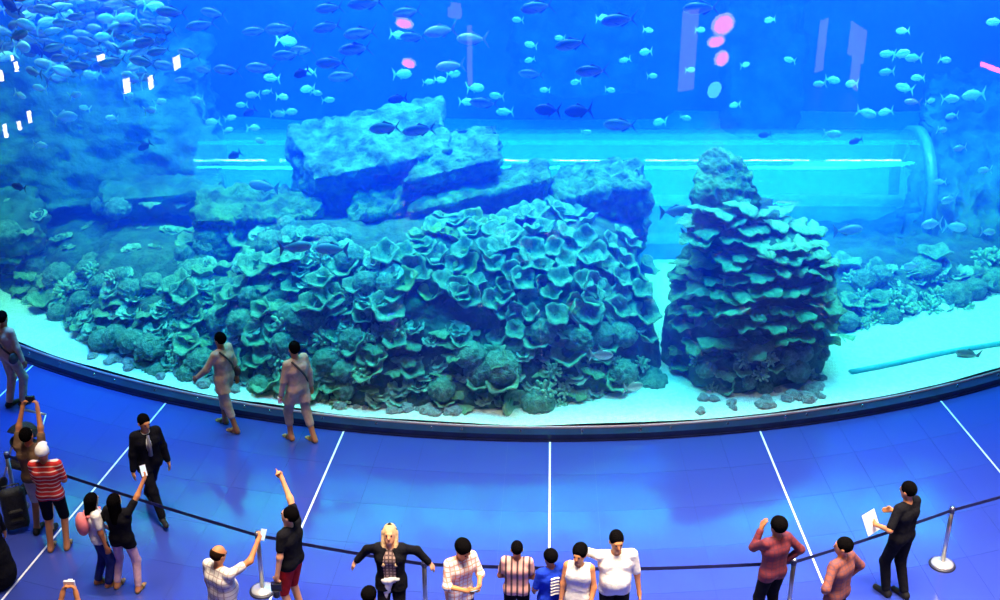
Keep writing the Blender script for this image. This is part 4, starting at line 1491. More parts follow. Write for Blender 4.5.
    if shirt is not None:
        inf = 0.012
        pr = [(p[0], p[1], p[2], p[3] + inf, p[4] + inf, p[5], p[6]) for p in torso if p[0] == 'c']
        if build > 1.1: pr.append(ell(up(0, 0.05, 1.10), V3(0.185, 0.175, 0.185) * s, k=0.06))
        if hem < 0.92:
            for sd in (-1, 1):
                a, kn = LG[sd][0], LG[sd][1]
                tt = min(1.0, max(0.05, (0.97 - hem) / 0.45))
                pr.append(cap(a, a + (kn - a) * tt, 0.082 * s + inf + 0.008, 0.080 * s + inf + 0.006 + flare, 0.05))
        ts = {'short': 0.62, 'half': 0.85, 'long': 1.93, 'none': 0.0, 'rolled': 1.15}[sleeve]
        for sd in (-1, 1):
            if ts > 0: pr += arm_prims(sd, 0.014, 0, ts)
        f = Field(pr)
        f.cut(V3(0, 0, -1), V3(0, 0, hem * s))
        # neck opening
        f.add(('e', up(0, 0.03, 1.50), up(0, 0.03, 1.50), V3(0.068, 0.085, 0.055) * s, V3(0.068, 0.085, 0.055) * s, -1, U))
        if sleeve == 'none':
            for sd in (-1, 1): f.cut(U @ V3(sd, 0, 0.12), up(sd * 0.165, 0, 1.42))
        obj('shirt', f.mesh('shirt', shirt), root)
    if jacket is not None:
        inf = 0.024
        pr = [(p[0], p[1], p[2], p[3] + inf, p[4] + inf, p[5], p[6]) for p in torso if p[0] == 'c']
        for sd in (-1, 1):
            a, kn = LG[sd][0], LG[sd][1]
            pr.append(cap(a, a + (kn - a) * 0.25, 0.082 * s + inf + 0.006, 0.082 * s + inf + 0.012, 0.05))
            pr += arm_prims(sd, 0.018, 0, 1.92)
        f = Field(pr)
        f.cut(V3(0, 0, -1), V3(0, 0, 0.84 * s))
        # open front: a wedge that shows the shirt
        JR = V3(0.045 * jopen, 0.10 + 0.05 * (jopen - 1), 0.20 * jopen) * s
        f.add(('e', up(0, 0.17, 1.38 - 0.09 * jopen), up(0, 0.17, 1.38 - 0.09 * jopen), JR, JR, -1, U))
        f.add(('e', up(0, 0.04, 1.50), up(0, 0.04, 1.50), V3(0.072, 0.095, 0.065) * s, V3(0.072, 0.095, 0.065) * s, -1, U))
        obj('jacket', f.mesh('jacket', jacket), root)
    if shoes is not None:
        for sd in (-1, 1):
            a, kn, an, td = LG[sd]
            heel = an + V3(0, 0, -0.045) * s - td * 0.035 * s
            toe_ = an + V3(0, 0, -0.055) * s + td * 0.165 * s
            if barefoot:
                f = Field([cap(heel, toe_, 0.046 * s, 0.042 * s, 0.03)], h=0.009)
                f.cut(V3(0, 0, 1), V3(0, 0, an[2] - 0.062 * s))
                so = obj('sandal', f.mesh('sandal', shoes), root)
                mid = an + td * 0.075 * s + V3(0, 0, -0.035) * s
                pv = np.cross(td, V3(0, 0, 1))
                mb = MB()
                mb.tube([Vector(mid - pv * 0.045 * s - V3(0, 0, 0.03)), Vector(mid - pv * 0.03 * s + V3(0, 0, 0.016)), Vector(mid + V3(0, 0, 0.026)), Vector(mid + pv * 0.03 * s + V3(0, 0, 0.016)), Vector(mid + pv * 0.045 * s - V3(0, 0, 0.03))], 0.014, 8)
                mb.build('strap', shoes, so, True)
            else:
                f = Field([cap(an + V3(0, 0, 0.0), heel, 0.046 * s, 0.044 * s, 0.03), cap(heel, toe_, 0.046 * s, 0.038 * s, 0.03)], h=0.009)
                f.cut(V3(0, 0, -1), V3(0, 0, an[2] - 0.084 * s))
                obj('shoe', f.mesh('shoe', shoes), root)
    info = dict(root=root, s=s, J=J, up=up, hd=hd, U=U, LG=LG, HC=HC)
    if extra: extra(info)
    return info


def wpos(info, p):
    """local point of a person -> world"""
    r = info['root']
    return Matrix.Translation(r.location) @ Matrix.Rotation(r.rotation_euler.z, 4, 'Z') @ Vector(p)


def hand_at(info, sd, d=0.09):
    a, e, w = info['J'][sd]
    return wpos(info, w + unit(w - e) * d * info['s'])


def feet_mid(p, q):
    return (at_z(*p) + at_z(*q)) / 2


def from_head(px, py, H):
    p = at_z(px, py, H)
    return Vector((p.x, p.y, 0))


def local_foot(base, yaw, px, py, H):
    """a foot pixel on the floor -> person frame, in units of the 1.75 m figure"""
    g = at_z(px, py) - base
    v = Matrix.Rotation(-R(yaw), 3, 'Z') @ g
    s = H / 1.75
    return (v.x / s, v.y / s, 0)

# ------------------------------------------------------------------ the visitors
def strap_across(mat_, a=(-0.12, 0.0, 1.47), b_=(0.17, 0.0, 1.0), bag=None):
    def fn(i):
        up = i['up']
        pts = []
        for k in range(9):
            t = k / 8
            x = a[0] + (b_[0] - a[0]) * t; z = a[2] + (b_[2] - a[2]) * t
            y = -0.145 * math.sin(PI * min(1, 0.12 + 0.8 * t)) - 0.012
            pts.append(Vector(up(x, y, z)))
        so = MB().tube(pts, 0.016, 6).build('bag_strap', mat_, i['root'], True)
        if bag:
            f = Field([ell(up(b_[0] + 0.05, -0.07, b_[2] - 0.02), V3(0.05, 0.09, 0.10), None, 0.02)])
            obj('shoulder_bag', f.mesh('shoulder_bag', bag), i['root'])
    return fn


C_beige = cloth('beige_cotton', (0.58, 0.38, 0.24)); C_sand = cloth('sand_cotton', (0.58, 0.40, 0.27)); C_dk = cloth('black_cotton', (0.010, 0.010, 0.014))
C_white = cloth('white_cotton', (0.85, 0.82, 0.78), var=0.04); C_navy = cloth('navy_denim', (0.03, 0.04, 0.16)); C_red = cloth('red_cotton', (0.62, 0.03, 0.03))
C_brown = cloth('brown_cotton', (0.20, 0.12, 0.07)); C_pink = cloth('pink_tights', (0.75, 0.45, 0.50)); C_suit = cloth('black_suit', (0.008, 0.008, 0.012))
C_strap = mat('dark_strap', (0.05, 0.035, 0.03), 0.6, var=0.1); C_shoe = mat('black_shoe', (0.012, 0.011, 0.012), 0.6, var=0.1, spec=0.2)
C_sandal = mat('tan_black_sandal', (0.08, 0.055, 0.03), 0.6, col2=(0.45, 0.34, 0.12), scale=18)
C_pinkbag = mat('pink_backpack', (0.85, 0.22, 0.24), 0.6, var=0.1); C_blue = cloth('royal_blue_cotton', (0.015, 0.05, 0.55))
C_stripe = pattern_mat('red_white_stripes', (0.60, 0.018, 0.015), (0.85, 0.66, 0.58), 'Z', 16.0, 0.22)
C_check = pattern_mat('white_red_check', (0.88, 0.82, 0.78), (0.80, 0.38, 0.26), 'Z', 17.0, 0.22, True)
C_check2 = pattern_mat('white_grey_check', (0.85, 0.80, 0.72), (0.52, 0.42, 0.40), 'Z', 15.0, 0.2, True)
C_vstripe = pattern_mat('vertical_stripes', (0.80, 0.42, 0.36), (0.10, 0.05, 0.06), 'X', 14.0, 0.35)
C_redchk = pattern_mat('maroon_check', (0.20, 0.022, 0.032), (0.12, 0.018, 0.04), 'Z', 18.0, 0.3, True)
C_brnchk = pattern_mat('brick_check', (0.28, 0.075, 0.05), (0.16, 0.06, 0.08), 'Z', 18.0, 0.25, True)
C_print = pattern_mat('printed_top', (0.45, 0.30, 0.25), (0.12, 0.07, 0.07), 'Z', 22.0, 0.4, True)
M_phone = mat('white_phone', (0.85, 0.85, 0.88), 0.3, var=0.03); M_phoned = mat('dark_phone', (0.02, 0.02, 0.03), 0.2, var=0.05)
M_screen = glow('phone_screen', (0.7, 0.85, 1.0), 1.2)


def walker(label, f0, f1, H, yaw, **kw):
    b0 = feet_mid(f0, f1)
    l, r_ = local_foot(b0, yaw, *f0, H), local_foot(b0, yaw, *f1, H)
    if l[0] > r_[0]: l, r_ = r_, l
    if kw.get('wide') is None and r_[0] - l[0] < 0.14:
        m = (l[0] + r_[0]) / 2
        l, r_ = (m - 0.08, l[1], 0), (m + 0.08, r_[1], 0)
    kw.pop('wide', None)
    return person(label, b0, yaw, H, feet=(l, r_), **kw)


# two men in long shirts walking along the curb
m1 = walker('man in beige tunic and cropped trousers striding along the curb, arm swung forward', (222, 424), (237, 431), 1.72, 62, skin='brown', shirt=C_beige, sleeve='long', hem=0.72, flare=0.02,
            pants=C_sand, leg='capri', shoes=C_sandal, barefoot=True, head=(0, -10), armL=(-0.28, 0.30, 1.00), armR=(0.24, -0.06, 0.86), extra=strap_across(C_strap, bag=C_strap))
m2 = walker('man in sand tunic carrying a small pack by his side near the curb', (290, 439), (313, 441), 1.76, 48, skin='tan', shirt=C_sand, sleeve='long', hem=0.70, flare=0.02,
            pants=C_sand, leg='capri', shoes=C_sandal, barefoot=True, head=(0, -20), armL=(-0.26, 0.10, 0.84), armR=(0.26, -0.02, 0.88), handL='grip', extra=strap_across(C_strap))
pk_ = MB().box((0, 0, 0), (0.06, 0.06, 0.10)).build('snack_packet', mat('red_white_packet', (0.85, 0.75, 0.72), 0.5, col2=(0.7, 0.05, 0.05), scale=22))
pk_.location = hand_at(m2, -1, 0.10); tag(pk_, 'small red and white packet held by man in sand tunic', 'packet')
m0 = walker('man in beige shirt with a shoulder bag walking off beside the glass', (13, 406), (24, 404), 1.74, -35, skin='brown', shirt=C_sand, sleeve='long', hem=0.80,
            pants=C_beige, leg='full', shoes=C_shoe, head=(0, 25), extra=strap_across(C_strap, bag=C_strap))

# arms-up photographer and the man in stripes
H4 = 1.74
p4 = feet_mid((41, 531), (50, 533))
m4 = person('man in brown T-shirt holding a camera above his head with both hands', p4, -6, H4, skin='tan', shirt=C_brown, sleeve='short', hem=0.88, pants=cloth('cream_shorts', (0.75, 0.66, 0.55)), leg='short', shoes=C_shoe,
            armL=(-0.10, 0.22, 1.98), armR=(0.10, 0.22, 1.97), poleL=(-1, -0.2, 0.1), poleR=(1, -0.2, 0.1), handL='grip', handR='grip', head=(-12, 0))
ca = MB().box((0, 0, 0), (0.12, 0.035, 0.075)).box((0.02, 0.03, 0), (0.05, 0.04, 0.05)).build('compact_camera', M_phoned)
ca.location = (hand_at(m4, -1, 0.10) + hand_at(m4, 1, 0.10)) / 2 + Vector((0, 0.02, 0.03)); tag(ca, 'small dark camera held up by man in brown T-shirt', 'camera')
m5 = walker('man in red and white striped shirt, white cap and black shorts', (52, 549), (68, 547), 1.70, 4, skin='tan', hair_style='bald', cap_mat=C_white, shirt=C_stripe, sleeve='half', hem=0.86,
            pants=C_dk, leg='short', shoes=C_sandal, barefoot=True, armL=(-0.02, 0.24, 1.18), armR=(0.06, 0.22, 1.20), head=(-8, 10))
# suited man walking back from the glass
def tie(i):
    pts = [Vector(i['up'](0, 0.12, 1.45)), Vector(i['up'](0, 0.155, 1.30)), Vector(i['up'](0, 0.15, 1.12))]
    MB().tube(pts, [0.02, 0.028, 0.03], 8).build('tie', mat('grey_tie', (0.16, 0.15, 0.18), 0.5, var=0.1), i['root'], True)
m6 = walker('man in black suit and tie walking away from the glass', (148, 500), (165, 527), 1.66, 212, skin='tan', shirt=C_white, sleeve='long', hem=0.95, pants=C_suit, leg='full', shoes=C_shoe, jacket=C_suit, head=(6, 10), extra=tie, wide=1)


# girl with pink backpack, girl holding up a phone
def backpack(i):
    f = Field([ell(i['up'](0, -0.20, 1.24), V3(0.12, 0.085, 0.17), None, 0.02), cap(i['up'](-0.09, -0.12, 1.40), i['up'](-0.10, 0.10, 1.38), 0.022, k=0.02), cap(i['up'](0.09, -0.12, 1.40), i['up'](0.10, 0.10, 1.38), 0.022, k=0.02)])
    obj('backpack', f.mesh('backpack', C_pinkbag), i['root'])
m7 = walker('girl in white T-shirt and dark jeans wearing a pink backpack', (101, 584), (111, 585), 1.46, -62, skin='brown', hair_style='long', shirt=C_white, sleeve='short', hem=0.90, pants=C_navy, leg='full', shoes=C_sandal, barefoot=True, head=(0, 30), extra=backpack)
m8 = walker('girl in black T-shirt and pale pink tights raising a phone', (119, 586), (140, 590), 1.52, -14, skin='tan', hair_style='long', shirt=C_dk, sleeve='short', hem=0.80, pants=C_pink, leg='tights', shoes=C_sandal, barefoot=True,
            armR=(0.34, 0.28, 1.86), poleR=(1, 0.2, -0.4), handR='grip', armL=(-0.26, 0.12, 0.98), head=(-12, -8))


def phone(info, sd, label, m=M_phone, off=(0, 0.02, 0.02), rot=(R(70), 0, 0)):
    o = MB().box((0, 0, 0), (0.072, 0.145, 0.009)).build('phone', m)
    MB().box((0, 0, 0.0056), (0.064, 0.125, 0.001)).build('screen', M_screen, o)
    o.location = hand_at(info, sd, 0.10) + Vector(off)
    o.rotation_euler = rot
    tag(o, label, 'phone')
    return o


phone(m8, 1, 'white phone raised by girl in black T-shirt', off=(-0.03, 0.0, 0.04), rot=(R(60), 0, R(30)))
# hands lifting a camera over an unseen head
H9 = 1.72
p9 = from_head(68, 583, 2.02)
m9 = person('person in black lifting a small pale camera overhead near the inlay line', Vector((p9.x, p9.y - 0.22, 0)), 0, H9, skin='tan', shirt=C_dk, sleeve='short', pants=C_dk, shoes=C_shoe,
            armL=(-0.07, 0.22, 1.95), armR=(0.07, 0.22, 1.95), poleL=(-1, -0.1, 0.1), poleR=(1, -0.1, 0.1), handL='grip', handR='grip')
ca2 = MB().box((0, 0, 0), (0.12, 0.03, 0.07)).box((0.0, 0.03, 0), (0.05, 0.04, 0.05)).build('compact_camera', M_phone)
ca2.location = (hand_at(m9, -1, 0.09) + hand_at(m9, 1, 0.09)) / 2 + Vector((0, 0.02, 0.03)); tag(ca2, 'small pale camera held overhead near the inlay line', 'camera')
# balding man in pale check shirt with a raised phone
p10 = from_head(216, 547, 1.70)
m10 = person('balding man in white checked shirt stretching out a phone', p10, -35, 1.70, skin='tan', hair_style='ring', hair='brown', shirt=C_check2, sleeve='short', hem=0.84, pants=C_dk, shoes=C_shoe, build=1.12,
             armR=(0.28, 0.42, 1.70), poleR=(1, 0, -0.5), handR='grip', head=(10, -5))
phone(m10, 1, 'white phone held out by balding man', off=(0.02, 0, -0.02), rot=(R(80), R(20), R(20)))
# man pointing up
p11 = from_head(287, 506, 1.76)
m11 = person('man in black T-shirt and red shorts pointing high with one arm', p11, 66, 1.76, skin='light', shirt=C_dk, sleeve='short', hem=0.88, pants=C_red, leg='short', shoes=C_shoe,
             armR=(0.36, 0.30, 1.88), poleR=(1, -0.4, -0.3), handR='point', armL=(-0.28, 0.04, 0.86), handL='grip', head=(-14, 0))
cam_ = MB().box((0, 0, 0), (0.13, 0.07, 0.10)).lathe([(0.042, 0), (0.045, 0.05), (0.04, 0.09)], 14, (0, -0.03, -0.13)).build('handheld_camera', M_phoned)
cam_.location = hand_at(m11, -1, 0.12) + Vector((0, 0, -0.05)); tag(cam_, 'black camera hanging in the hand of man in red shorts', 'camera')
# blonde woman leaning back on the belt
def scarf(i):
    f = Field([cap(i['up'](-0.09, 0.085, 1.02), i['up'](0.09, 0.085, 1.00), 0.045, k=0.03), cap(i['up'](0.07, 0.095, 0.99), i['up'](0.075, 0.09, 0.70), 0.038, 0.028, 0.03), cap(i['up'](0.0, 0.10, 0.99), i['up'](0.03, 0.09, 0.82), 0.038, 0.025, 0.03)])
    obj('white_sash', f.mesh('white_sash', C_white), i['root'])
    g = Field([cap(i['hd'](-0.085, 0.0, i['HC'] + 0.06), i['hd'](0, 0.02, i['HC'] + 0.145), 0.016, k=0.01), cap(i['hd'](0, 0.02, i['HC'] + 0.145), i['hd'](0.085, 0.0, i['HC'] + 0.06), 0.016, k=0.01)])
    obj('sunglasses', g.mesh('sunglasses', C_shoe), i['root'])
p12 = from_head(389, 527, 1.68)
m12 = person('blonde woman in black cardigan leaning back with arms spread on the belt', p12, 178, 1.68, skin='light', hair='blonde', hair_style='longfront', shirt=C_print, sleeve='short', hem=0.96, pants=C_dk, leg='full', shoes=C_shoe, jacket=C_dk, jopen=2.0, build=0.92,
             armL=(-0.47, -0.20, 1.06), armR=(0.47, -0.20, 1.06), poleL=(-0.3, -1, 0), poleR=(0.3, -1, 0), head=(-18, 0), extra=scarf)
p13 = from_head(369, 588, 1.55)
m13 = person('person with black bushy hair standing in front of the blonde woman', p13, 20, 1.55, skin='tan', hair_style='bushy', shirt=C_dk, pants=C_dk, shoes=C_shoe, head=(0, -40))
p14 = from_head(458, 536, 1.68)
m14 = person('young man in white and red checked shirt bent over his phone', p14, 212, 1.68, skin='tan', hair_style='bushy', shirt=C_check, sleeve='rolled', hem=0.80, pants=C_navy, shoes=C_shoe, head=(18, 10), lean=6,
             armL=(-0.10, 0.34, 1.18), armR=(0.10, 0.33, 1.17), handL='grip', handR='grip')
phone(m14, 1, 'dark phone in the hands of young man in checked shirt', M_phoned, off=(0.02, -0.02, 0.03), rot=(R(-35), 0, R(30)))
# two boys
p15 = from_head(517, 542, 1.50)
m15 = person('boy in pink and black striped shirt seen from behind', p15, -4, 1.50, skin='brown', shirt=C_vstripe, sleeve='short', hem=0.88, pants=C_dk, shoes=C_shoe, armL=(-0.16, 0.20, 0.98), armR=(0.14, 0.20, 0.98), head=(4, 6))
def number(i):
    mb = MB()
    for k in range(6):
        z = 1.36 - 0.055 * k
        mb.tube([Vector(i['up'](-0.075, -0.142, z)), Vector(i['up'](0.0, -0.155, z + 0.012)), Vector(i['up'](0.055, -0.147, z - 0.012))], 0.012, 6)
    mb.build('back_print', C_white, i['root'])
p16 = from_head(551, 551, 1.46)
m16 = person('boy in royal blue shirt with white print on the back', p16, 28, 1.46, skin='brown', hair_style='bushy', shirt=C_blue, sleeve='half', hem=0.84, pants=C_navy, shoes=C_shoe, armL=(-0.16, 0.20, 0.96), armR=(0.18, 0.18, 1.0), head=(6, 10), extra=number)
# couple
p18 = from_head(617, 532, 1.76)
m18 = person('heavy man in white T-shirt with an arm around the woman', p18, 184, 1.76, skin='tan', shirt=C_white, sleeve='half', hem=0.90, pants=C_dk, shoes=C_shoe, build=1.2, head=(2, 6),
             armR=(0.52, -0.10, 1.22), poleR=(0.2, -1, -0.3), armL=(-0.30, 0.06, 0.86))
p17 = from_head(604, 545, 1.62)
p17.x = p18.x - 0.44; p17.y = p18.y - 0.06
m17 = person('woman in white sleeveless top tucked under the heavy man\'s arm', p17, 168, 1.60, skin='tan', hair_style='bushy', shirt=C_white, sleeve='none', hem=0.84, pants=cloth('white_trousers', (0.8, 0.76, 0.7), var=0.04), shoes=C_shoe, head=(0, -14), build=0.94, armR=(0.22, 0.10, 0.86), armL=(-0.18, 0.16, 0.92))
# three men at the right
p19 = from_head(779, 518, 1.72)
m19 = person('man in maroon shirt with a hand to his chin and other on hip', p19, 26, 1.72, skin='brown', hair_style='bushy', shirt=C_redchk, sleeve='long', hem=0.84, pants=C_dk, shoes=C_shoe, build=0.95,
             armL=(-0.08, 0.22, 1.46), poleL=(-0.35, 0.2, -1), armR=(0.20, 0.02, 1.02), poleR=(1, -0.5, 0), head=(0, 6))
p20 = from_head(845, 538, 1.72)
m20 = person('man in brick red checked shirt with hands on his hips', p20, 42, 1.72, skin='tan', shirt=C_brnchk, sleeve='long', hem=0.84, pants=C_dk, shoes=C_shoe, armL=(-0.2, 0.06, 1.02), poleL=(-1, -0.5, 0), armR=(0.2, 0.04, 1.02), poleR=(1, -0.5, 0), head=(0, 22))
m21 = walker('man all in black reading with a white sheet in his hand', (886, 592), (899, 597), 1.76, 36, skin='tan', shirt=C_dk, sleeve='half', hem=0.86, pants=C_dk, shoes=C_shoe, armL=(-0.27, 0.20, 1.10), armR=(0.14, 0.26, 1.12), handL='grip', head=(8, 4))
sh_ = MB().box((0, 0, 0), (0.21, 0.004, 0.30)).build('paper_sheet', M_phone)
sh_.location = hand_at(m21, -1, 0.10) + Vector((-0.03, -0.02, 0.03)); sh_.rotation_euler = (R(-20), R(-12), R(30)); tag(sh_, 'white sheet of paper held by man all in black', 'paper')
# dark robed visitor by the trolley bag
p22 = from_head(-27, 486, 1.58)
def robe(i):
    f = Field([cap(i['up'](-0.10, 0, 1.35), i['up'](0.10, 0, 1.35), 0.13, k=0.06), cap(i['up'](-0.06, 0, 0.95), i['up'](0.06, 0, 0.95), 0.16, k=0.2), cap(i['up'](-0.08, 0, 0.55), i['up'](0.08, 0, 0.55), 0.18, k=0.2), cap(i['up'](-0.1, 0, 0.2), i['up'](0.1, 0, 0.2), 0.2, k=0.2)])
    f.cut(V3(0, 0, -1), V3(0, 0, 0.03)); f.cut(V3(0, 0, 1), i['up'](0, 0, 1.5))
    obj('robe', f.mesh('robe', C_dk), i['root'])
m22 = person('person in a long black robe behind the upright black bag', p22, 10, 1.62, skin='tan', hair_style='long', shirt=C_dk, sleeve='long', pants=C_dk, shoes=C_shoe, extra=robe)

# ================================================================== BARRIER, BAG, HALL WALLS AND THE LIGHTS THE GLASS MIRRORS
M_base = mat('post_base_rubber', (0.02, 0.02, 0.05), 0.5, var=0.1); M_dome = mat('post_base_cover', (0.85, 0.85, 0.88), 0.25, 0.6, var=0.04)
M_belt = mat('dark_blue_belt', (0.010, 0.012, 0.10), 0.7, var=0.15, scale=20); M_headp = mat('post_head', (0.03, 0.03, 0.10), 0.4, var=0.1)
POST_H = 0.96
sm = {'base': MB().lathe([(0.175, 0), (0.178, 0.012), (0.17, 0.025), (0.14, 0.03)], 32).mesh('base', [M_base], True),
      'cover': MB().lathe([(0.15, 0.028), (0.148, 0.036), (0.11, 0.055), (0.05, 0.068), (0.034, 0.075)], 32).mesh('base_cover', [M_dome], True),
      'pole': MB().lathe([(0.030, 0.07), (0.030, POST_H - 0.10)], 20).mesh('pole', [M_steel], True),
      'head': MB().lathe([(0.030, POST_H - 0.10), (0.036, POST_H - 0.095), (0.036, POST_H - 0.03), (0.034, POST_H - 0.028)], 20).mesh('belt_head', [M_headp], True),
      'cap': MB().lathe([(0.034, POST_H - 0.03), (0.034, POST_H - 0.01), (0.025, POST_H)], 20).mesh('cap', [M_steel], True)}
posts = []
for (bx_, by_, lab) in ((17, 508, 'steel belt post standing behind the upright black bag'), (263, 591, 'steel belt post beside the man in red shorts'),
                        (426, 621, 'steel belt post at the blonde woman\'s hand'), (622, 626, 'steel belt post right behind the couple in white'), (787, 619, 'steel belt post at the elbow of the man in maroon'), (942, 565, 'steel belt post standing alone beyond the man in black'), (1062, 528, 'last steel belt post, past the one standing alone')):
    p = at_z(bx_, by_)
    t = empty('belt_post', p)
    tag(t, lab, 'barrier post', 'belt barrier posts')
    for nm, me in (('base', sm['base']), ('base_cover', sm['cover']), ('pole', sm['pole']), ('belt_head', sm['head']), ('cap', sm['cap'])):
        obj(nm, me, t)
    posts.append(p)
BL = ['dark blue belt strung past the two girls and the suited man', 'dark blue belt strung behind the blonde woman\'s outstretched arm', 'dark blue belt strung past the two boys', 'dark blue belt strung from the couple to the man in maroon', 'dark blue belt strung past the man in black', 'dark blue belt leading on from the lone post']
for i in range(len(posts) - 1):
    a, b_ = posts[i] + Vector((0, 0, POST_H - 0.062)), posts[i + 1] + Vector((0, 0, POST_H - 0.062))
    d = (b_ - a); L = d.length; u = d.normalized(); n_ = Vector((-u.y, u.x, 0)).normalized() * 0.002
    NB = 16
    vs, fs = [], []
    for k in range(NB + 1):
        t = k / NB
        p = a + u * (0.036 + (L - 0.072) * t)
        p.z -= 0.02 * L / 3 * 4 * t * (1 - t)
        q = p - a
        vs += [q + n_ + Vector((0, 0, 0.026)), q - n_ + Vector((0, 0, 0.026)), q - n_ - Vector((0, 0, 0.026)), q + n_ - Vector((0, 0, 0.026))]
    for k in range(NB):
        for m in range(4):
            m2_ = (m + 1) % 4
            fs.append((4 * k + m, 4 * k + m2_, 4 * k + 4 + m2_, 4 * k + 4 + m))
    fs += [(3, 2, 1, 0), (4 * NB, 4 * NB + 1, 4 * NB + 2, 4 * NB + 3)]
    o = obj('barrier_belt', mesh_of('barrier_belt', vs, fs, [M_belt])); o.location = a
    tag(o, BL[i], 'belt', 'barrier belts')

# upright black trolley bag with wheels
bag = empty('trolley_bag', at_z(19, 530), R(25))
tag(bag, 'upright black trolley bag beside the belt post and brown-shirted man', 'bag')
M_bag = mat('black_nylon', (0.008, 0.008, 0.010), 0.7, var=0.2, bump=0.3, bscale=30)
f = Field([cap(V3(-0.08, 0, 0.13), V3(-0.08, 0, 0.62), 0.09, k=0.02), cap(V3(0.08, 0, 0.13), V3(0.08, 0, 0.62), 0.09, k=0.02), cap(V3(0, 0, 0.13), V3(0, 0, 0.62), 0.09, k=0.02)])
obj('body', f.mesh('bag_body', M_bag), bag)
f = Field([cap(V3(-0.06, -0.08, 0.22), V3(0.06, -0.08, 0.22), 0.04, k=0.03), cap(V3(-0.06, -0.08, 0.36), V3(0.06, -0.08, 0.36), 0.04, k=0.08)])
obj('front_pocket', f.mesh('front_pocket', M_bag), bag)
MB().tube([(-0.11, 0.06, 0.6), (-0.11, 0.06, 0.72), (0.11, 0.06, 0.72), (0.11, 0.06, 0.6)], 0.012, 8).build('handle', M_bag, bag, True)
for s_ in (-1, 1):
    MB().lathe([(0.03, -0.015), (0.045, -0.012), (0.045, 0.012), (0.03, 0.015)], 16, (s_ * 0.13, 0.06, 0.045), Matrix.Rotation(PI / 2, 3, 'Y')).build('wheel', C_shoe, bag, True)

# folded stroller behind the photographer
st = empty('stroller', at_z(27, 482), R(-20))
tag(st, 'dark stroller parked behind the man in brown T-shirt', 'stroller')
for (x, y) in ((-0.2, -0.28), (0.2, -0.28), (-0.2, 0.3), (0.2, 0.3)):
    w = MB().lathe([(0.05, -0.018), (0.095, -0.018), (0.105, -0.008), (0.105, 0.008), (0.095, 0.018), (0.05, 0.018)], 20, (x, y, 0.105), Matrix.Rotation(PI / 2, 3, 'Y')).build('wheel', C_shoe, st, True)
    MB().lathe([(0.048, -0.012), (0.048, 0.012)], 14, (x, y, 0.105), Matrix.Rotation(PI / 2, 3, 'Y')).build('hub', M_steel, w)
fr = MB()
for s_ in (-1, 1):
    fr.tube([(s_ * 0.2, -0.28, 0.1), (s_ * 0.21, 0.05, 0.55), (s_ * 0.2, 0.42, 0.98)], 0.014, 8)
    fr.tube([(s_ * 0.2, 0.30, 0.1), (s_ * 0.21, 0.05, 0.55)], 0.014, 8)
fr.tube([(-0.2, 0.42, 0.98), (0.2, 0.42, 0.98)], 0.018, 8)
fr.build('frame', M_steel, st, True)
f = Field([cap(V3(-0.14, -0.12, 0.36), V3(0.14, -0.12, 0.36), 0.06, k=0.05), cap(V3(-0.14, 0.0, 0.36), V3(0.14, 0.0, 0.36), 0.06, k=0.06), cap(V3(-0.14, 0.10, 0.62), V3(0.14, 0.10, 0.62), 0.055, k=0.25)])
obj('seat', f.mesh('stroller_seat', M_bag), st)
f = Field([ell(V3(0, 0.08, 0.80), V3(0.21, 0.24, 0.16), None, 0.02)]); f.cut(V3(0, -0.7, -1), V3(0, 0.05, 0.80))
obj('hood', f.mesh('stroller_hood', M_bag), st)

# the hall's other walls (out of frame; the acrylic mirrors what hangs on them)
WB = 2.5
w1 = MB().box((0, WB - 0.15, 3.2), (30, 0.3, 6.4)).build('wall_back', M_wall); tag(w1, kind='structure')
w2 = MB().box((-17.0, 9.6, 4.2), (0.3, 14.0, 8.4)).build('wall_left', M_wall); tag(w2, kind='structure')
w3 = MB().box((18.5, 9.6, 4.2), (0.3, 14.0, 8.4)).build('wall_right', M_wall); tag(w3, kind='structure')


def mirror_spot(px, py):
    """where the line of sight lands after the acrylic mirrors it: a point on one of the hall's walls and that wall's normal"""
    o = Vector((0, 0, CAM_H)); d = ray(px, py).normalized()
    c = Vector((GX, GY, 0)); q = o - c
    a = d.x ** 2 + d.y ** 2; b_ = q.x * d.x + q.y * d.y; cc = q.x ** 2 + q.y ** 2 - GR ** 2
    t = (-b_ - math.sqrt(b_ * b_ - a * cc)) / a
    p = o + d * t
    n = Vector(((p.x - GX) / GR, (p.y - GY) / GR, 0))
    r = d - 2 * d.dot(n) * n
    best = None
    for (ax, val, nn) in (('y', WB, Vector((0, 1, 0))), ('x', -16.85, Vector((1, 0, 0))), ('x', 18.35, Vector((-1, 0, 0)))):
        dv = r.y if ax == 'y' else r.x
        if abs(dv) < 1e-6: continue
        k = (val - (p.y if ax == 'y' else p.x)) / dv
        if k > 0.1 and (best is None or k < best[0]): best = (k, p + r * k, nn, p)
    return best


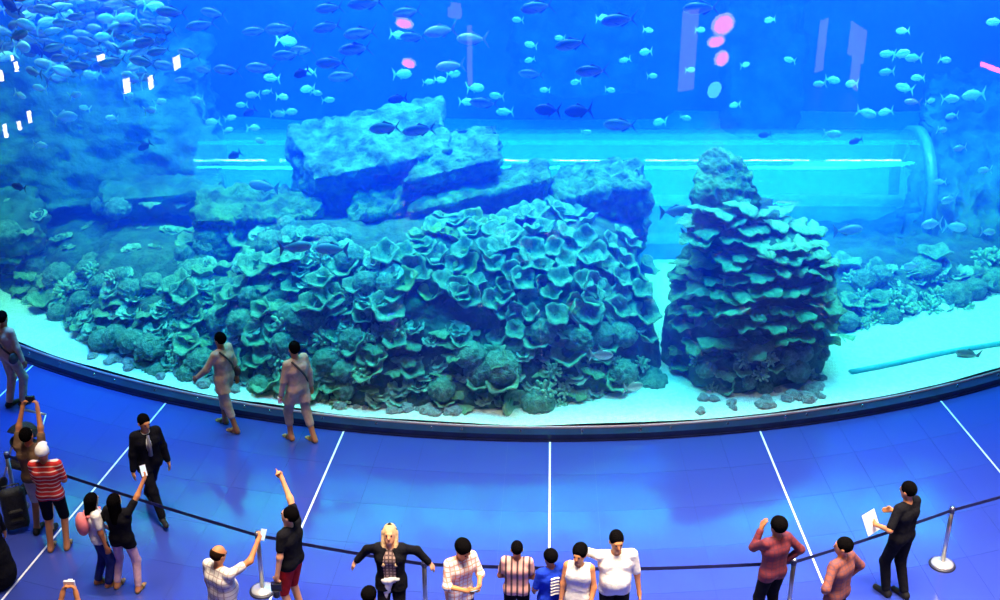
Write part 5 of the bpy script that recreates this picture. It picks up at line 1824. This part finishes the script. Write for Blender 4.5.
def wall_lamp(px, py, wpx, hpx, m_, label, group, shape='disc', name='wall_lamp', rim=None):
    k, P, n, gp = mirror_spot(px, py)
    # size from two neighbouring lines of sight
    dx = (mirror_spot(px + 2, py)[1] - mirror_spot(px - 2, py)[1]).length / 4
    dz = abs(mirror_spot(px, py + 2)[1].z - mirror_spot(px, py - 2)[1].z) / 4
    W, Hh = max(0.06, dx * wpx), max(0.06, dz * hpx)
    if P.z - Hh / 2 < 0.05: P.z = Hh / 2 + 0.06
    t = empty(name, P, math.atan2(n.y, n.x) + PI / 2)        # local -Y points into the hall
    tag(t, label, 'lamp', group)
    if shape == 'disc':
        rm = Matrix.Rotation(PI / 2, 3, 'X')
        a = MB().lathe([(0.5, 0), (0.5, 0.06), (0.46, 0.08)], 32, (0, 0, 0), rm).build('housing', rim or M_wall, t); a.scale = (W, 1, Hh)
        b2_ = MB().lathe([(0.40, 0.08), (0.40, 0.10), (0.36, 0.11)], 32, (0, 0, 0), rm).build('diffuser', m_, t); b2_.scale = (W, 1, Hh)
    else:
        MB().box((0, -0.03, 0), (W * 1.1, 0.06, Hh * 1.08)).build('housing', M_wall, t)
        MB().box((0, -0.07, 0), (W, 0.02, Hh)).build('diffuser', m_, t)
    return t


G_pink = glow('pink_lamp', (1.0, 0.20, 0.55), 30); G_rim = glow('lilac_rim', (0.50, 0.45, 1.0), 18)
G_white = glow('warm_white_lamp', (1.0, 0.82, 0.72), 30); G_green = glow('lime_lamp', (0.15, 1.0, 0.45), 16); G_lav = glow('lilac_sign', (0.6, 0.5, 1.0), 4.0)
G_red = glow('red_neon', (1.0, 0.10, 0.20), 60)
for (x, y, w, h) in ((723, 24, 23, 22), (716, 41, 18, 12), (721.5, 58, 15, 16), (404.5, 23, 18, 11), (409, 63, 15, 10)):
    wall_lamp(x, y, w, h, G_pink, 'round pink lamp with lilac rim mirrored in the glass', 'round pink lamps mirrored in the glass', rim=G_rim)
wall_lamp(714, 89, 17, 20, G_green, 'round lime green lamp mirrored in the glass', 'green lamp')
for (x, y, w, h) in ((12, 57, 3, 5), (16, 66, 4, 10), (1, 75, 4, 11), (5, 130, 4, 14), (19, 125, 4, 9), (29, 116, 4, 12), (126, 85, 7, 15), (150, 82, 5, 14), (176, 62, 7, 14), (100, 57, 8, 6)):
    wall_lamp(x, y, w, h, G_white, 'small warm white wall light mirrored in the glass', 'warm white lights mirrored in the glass', shape='box')
for (x, y, w, h) in ((858, 42, 17, 36), (856, 72, 9, 40), (821, 45, 8, 50), (455, 12, 14, 10), (470, 55, 5, 60), (688, 50, 16, 80), (456, 10, 10, 16)):
    wall_lamp(x, y, w, h, G_lav, 'lilac glowing sign panel mirrored in the glass', 'lilac sign panels mirrored in the glass', shape='box', name='sign_panel')
wall_lamp(992, 67, 22, 5, G_red, 'red neon strip mirrored in the glass near the ribbed wall', 'red neon', shape='box', name='neon_strip')
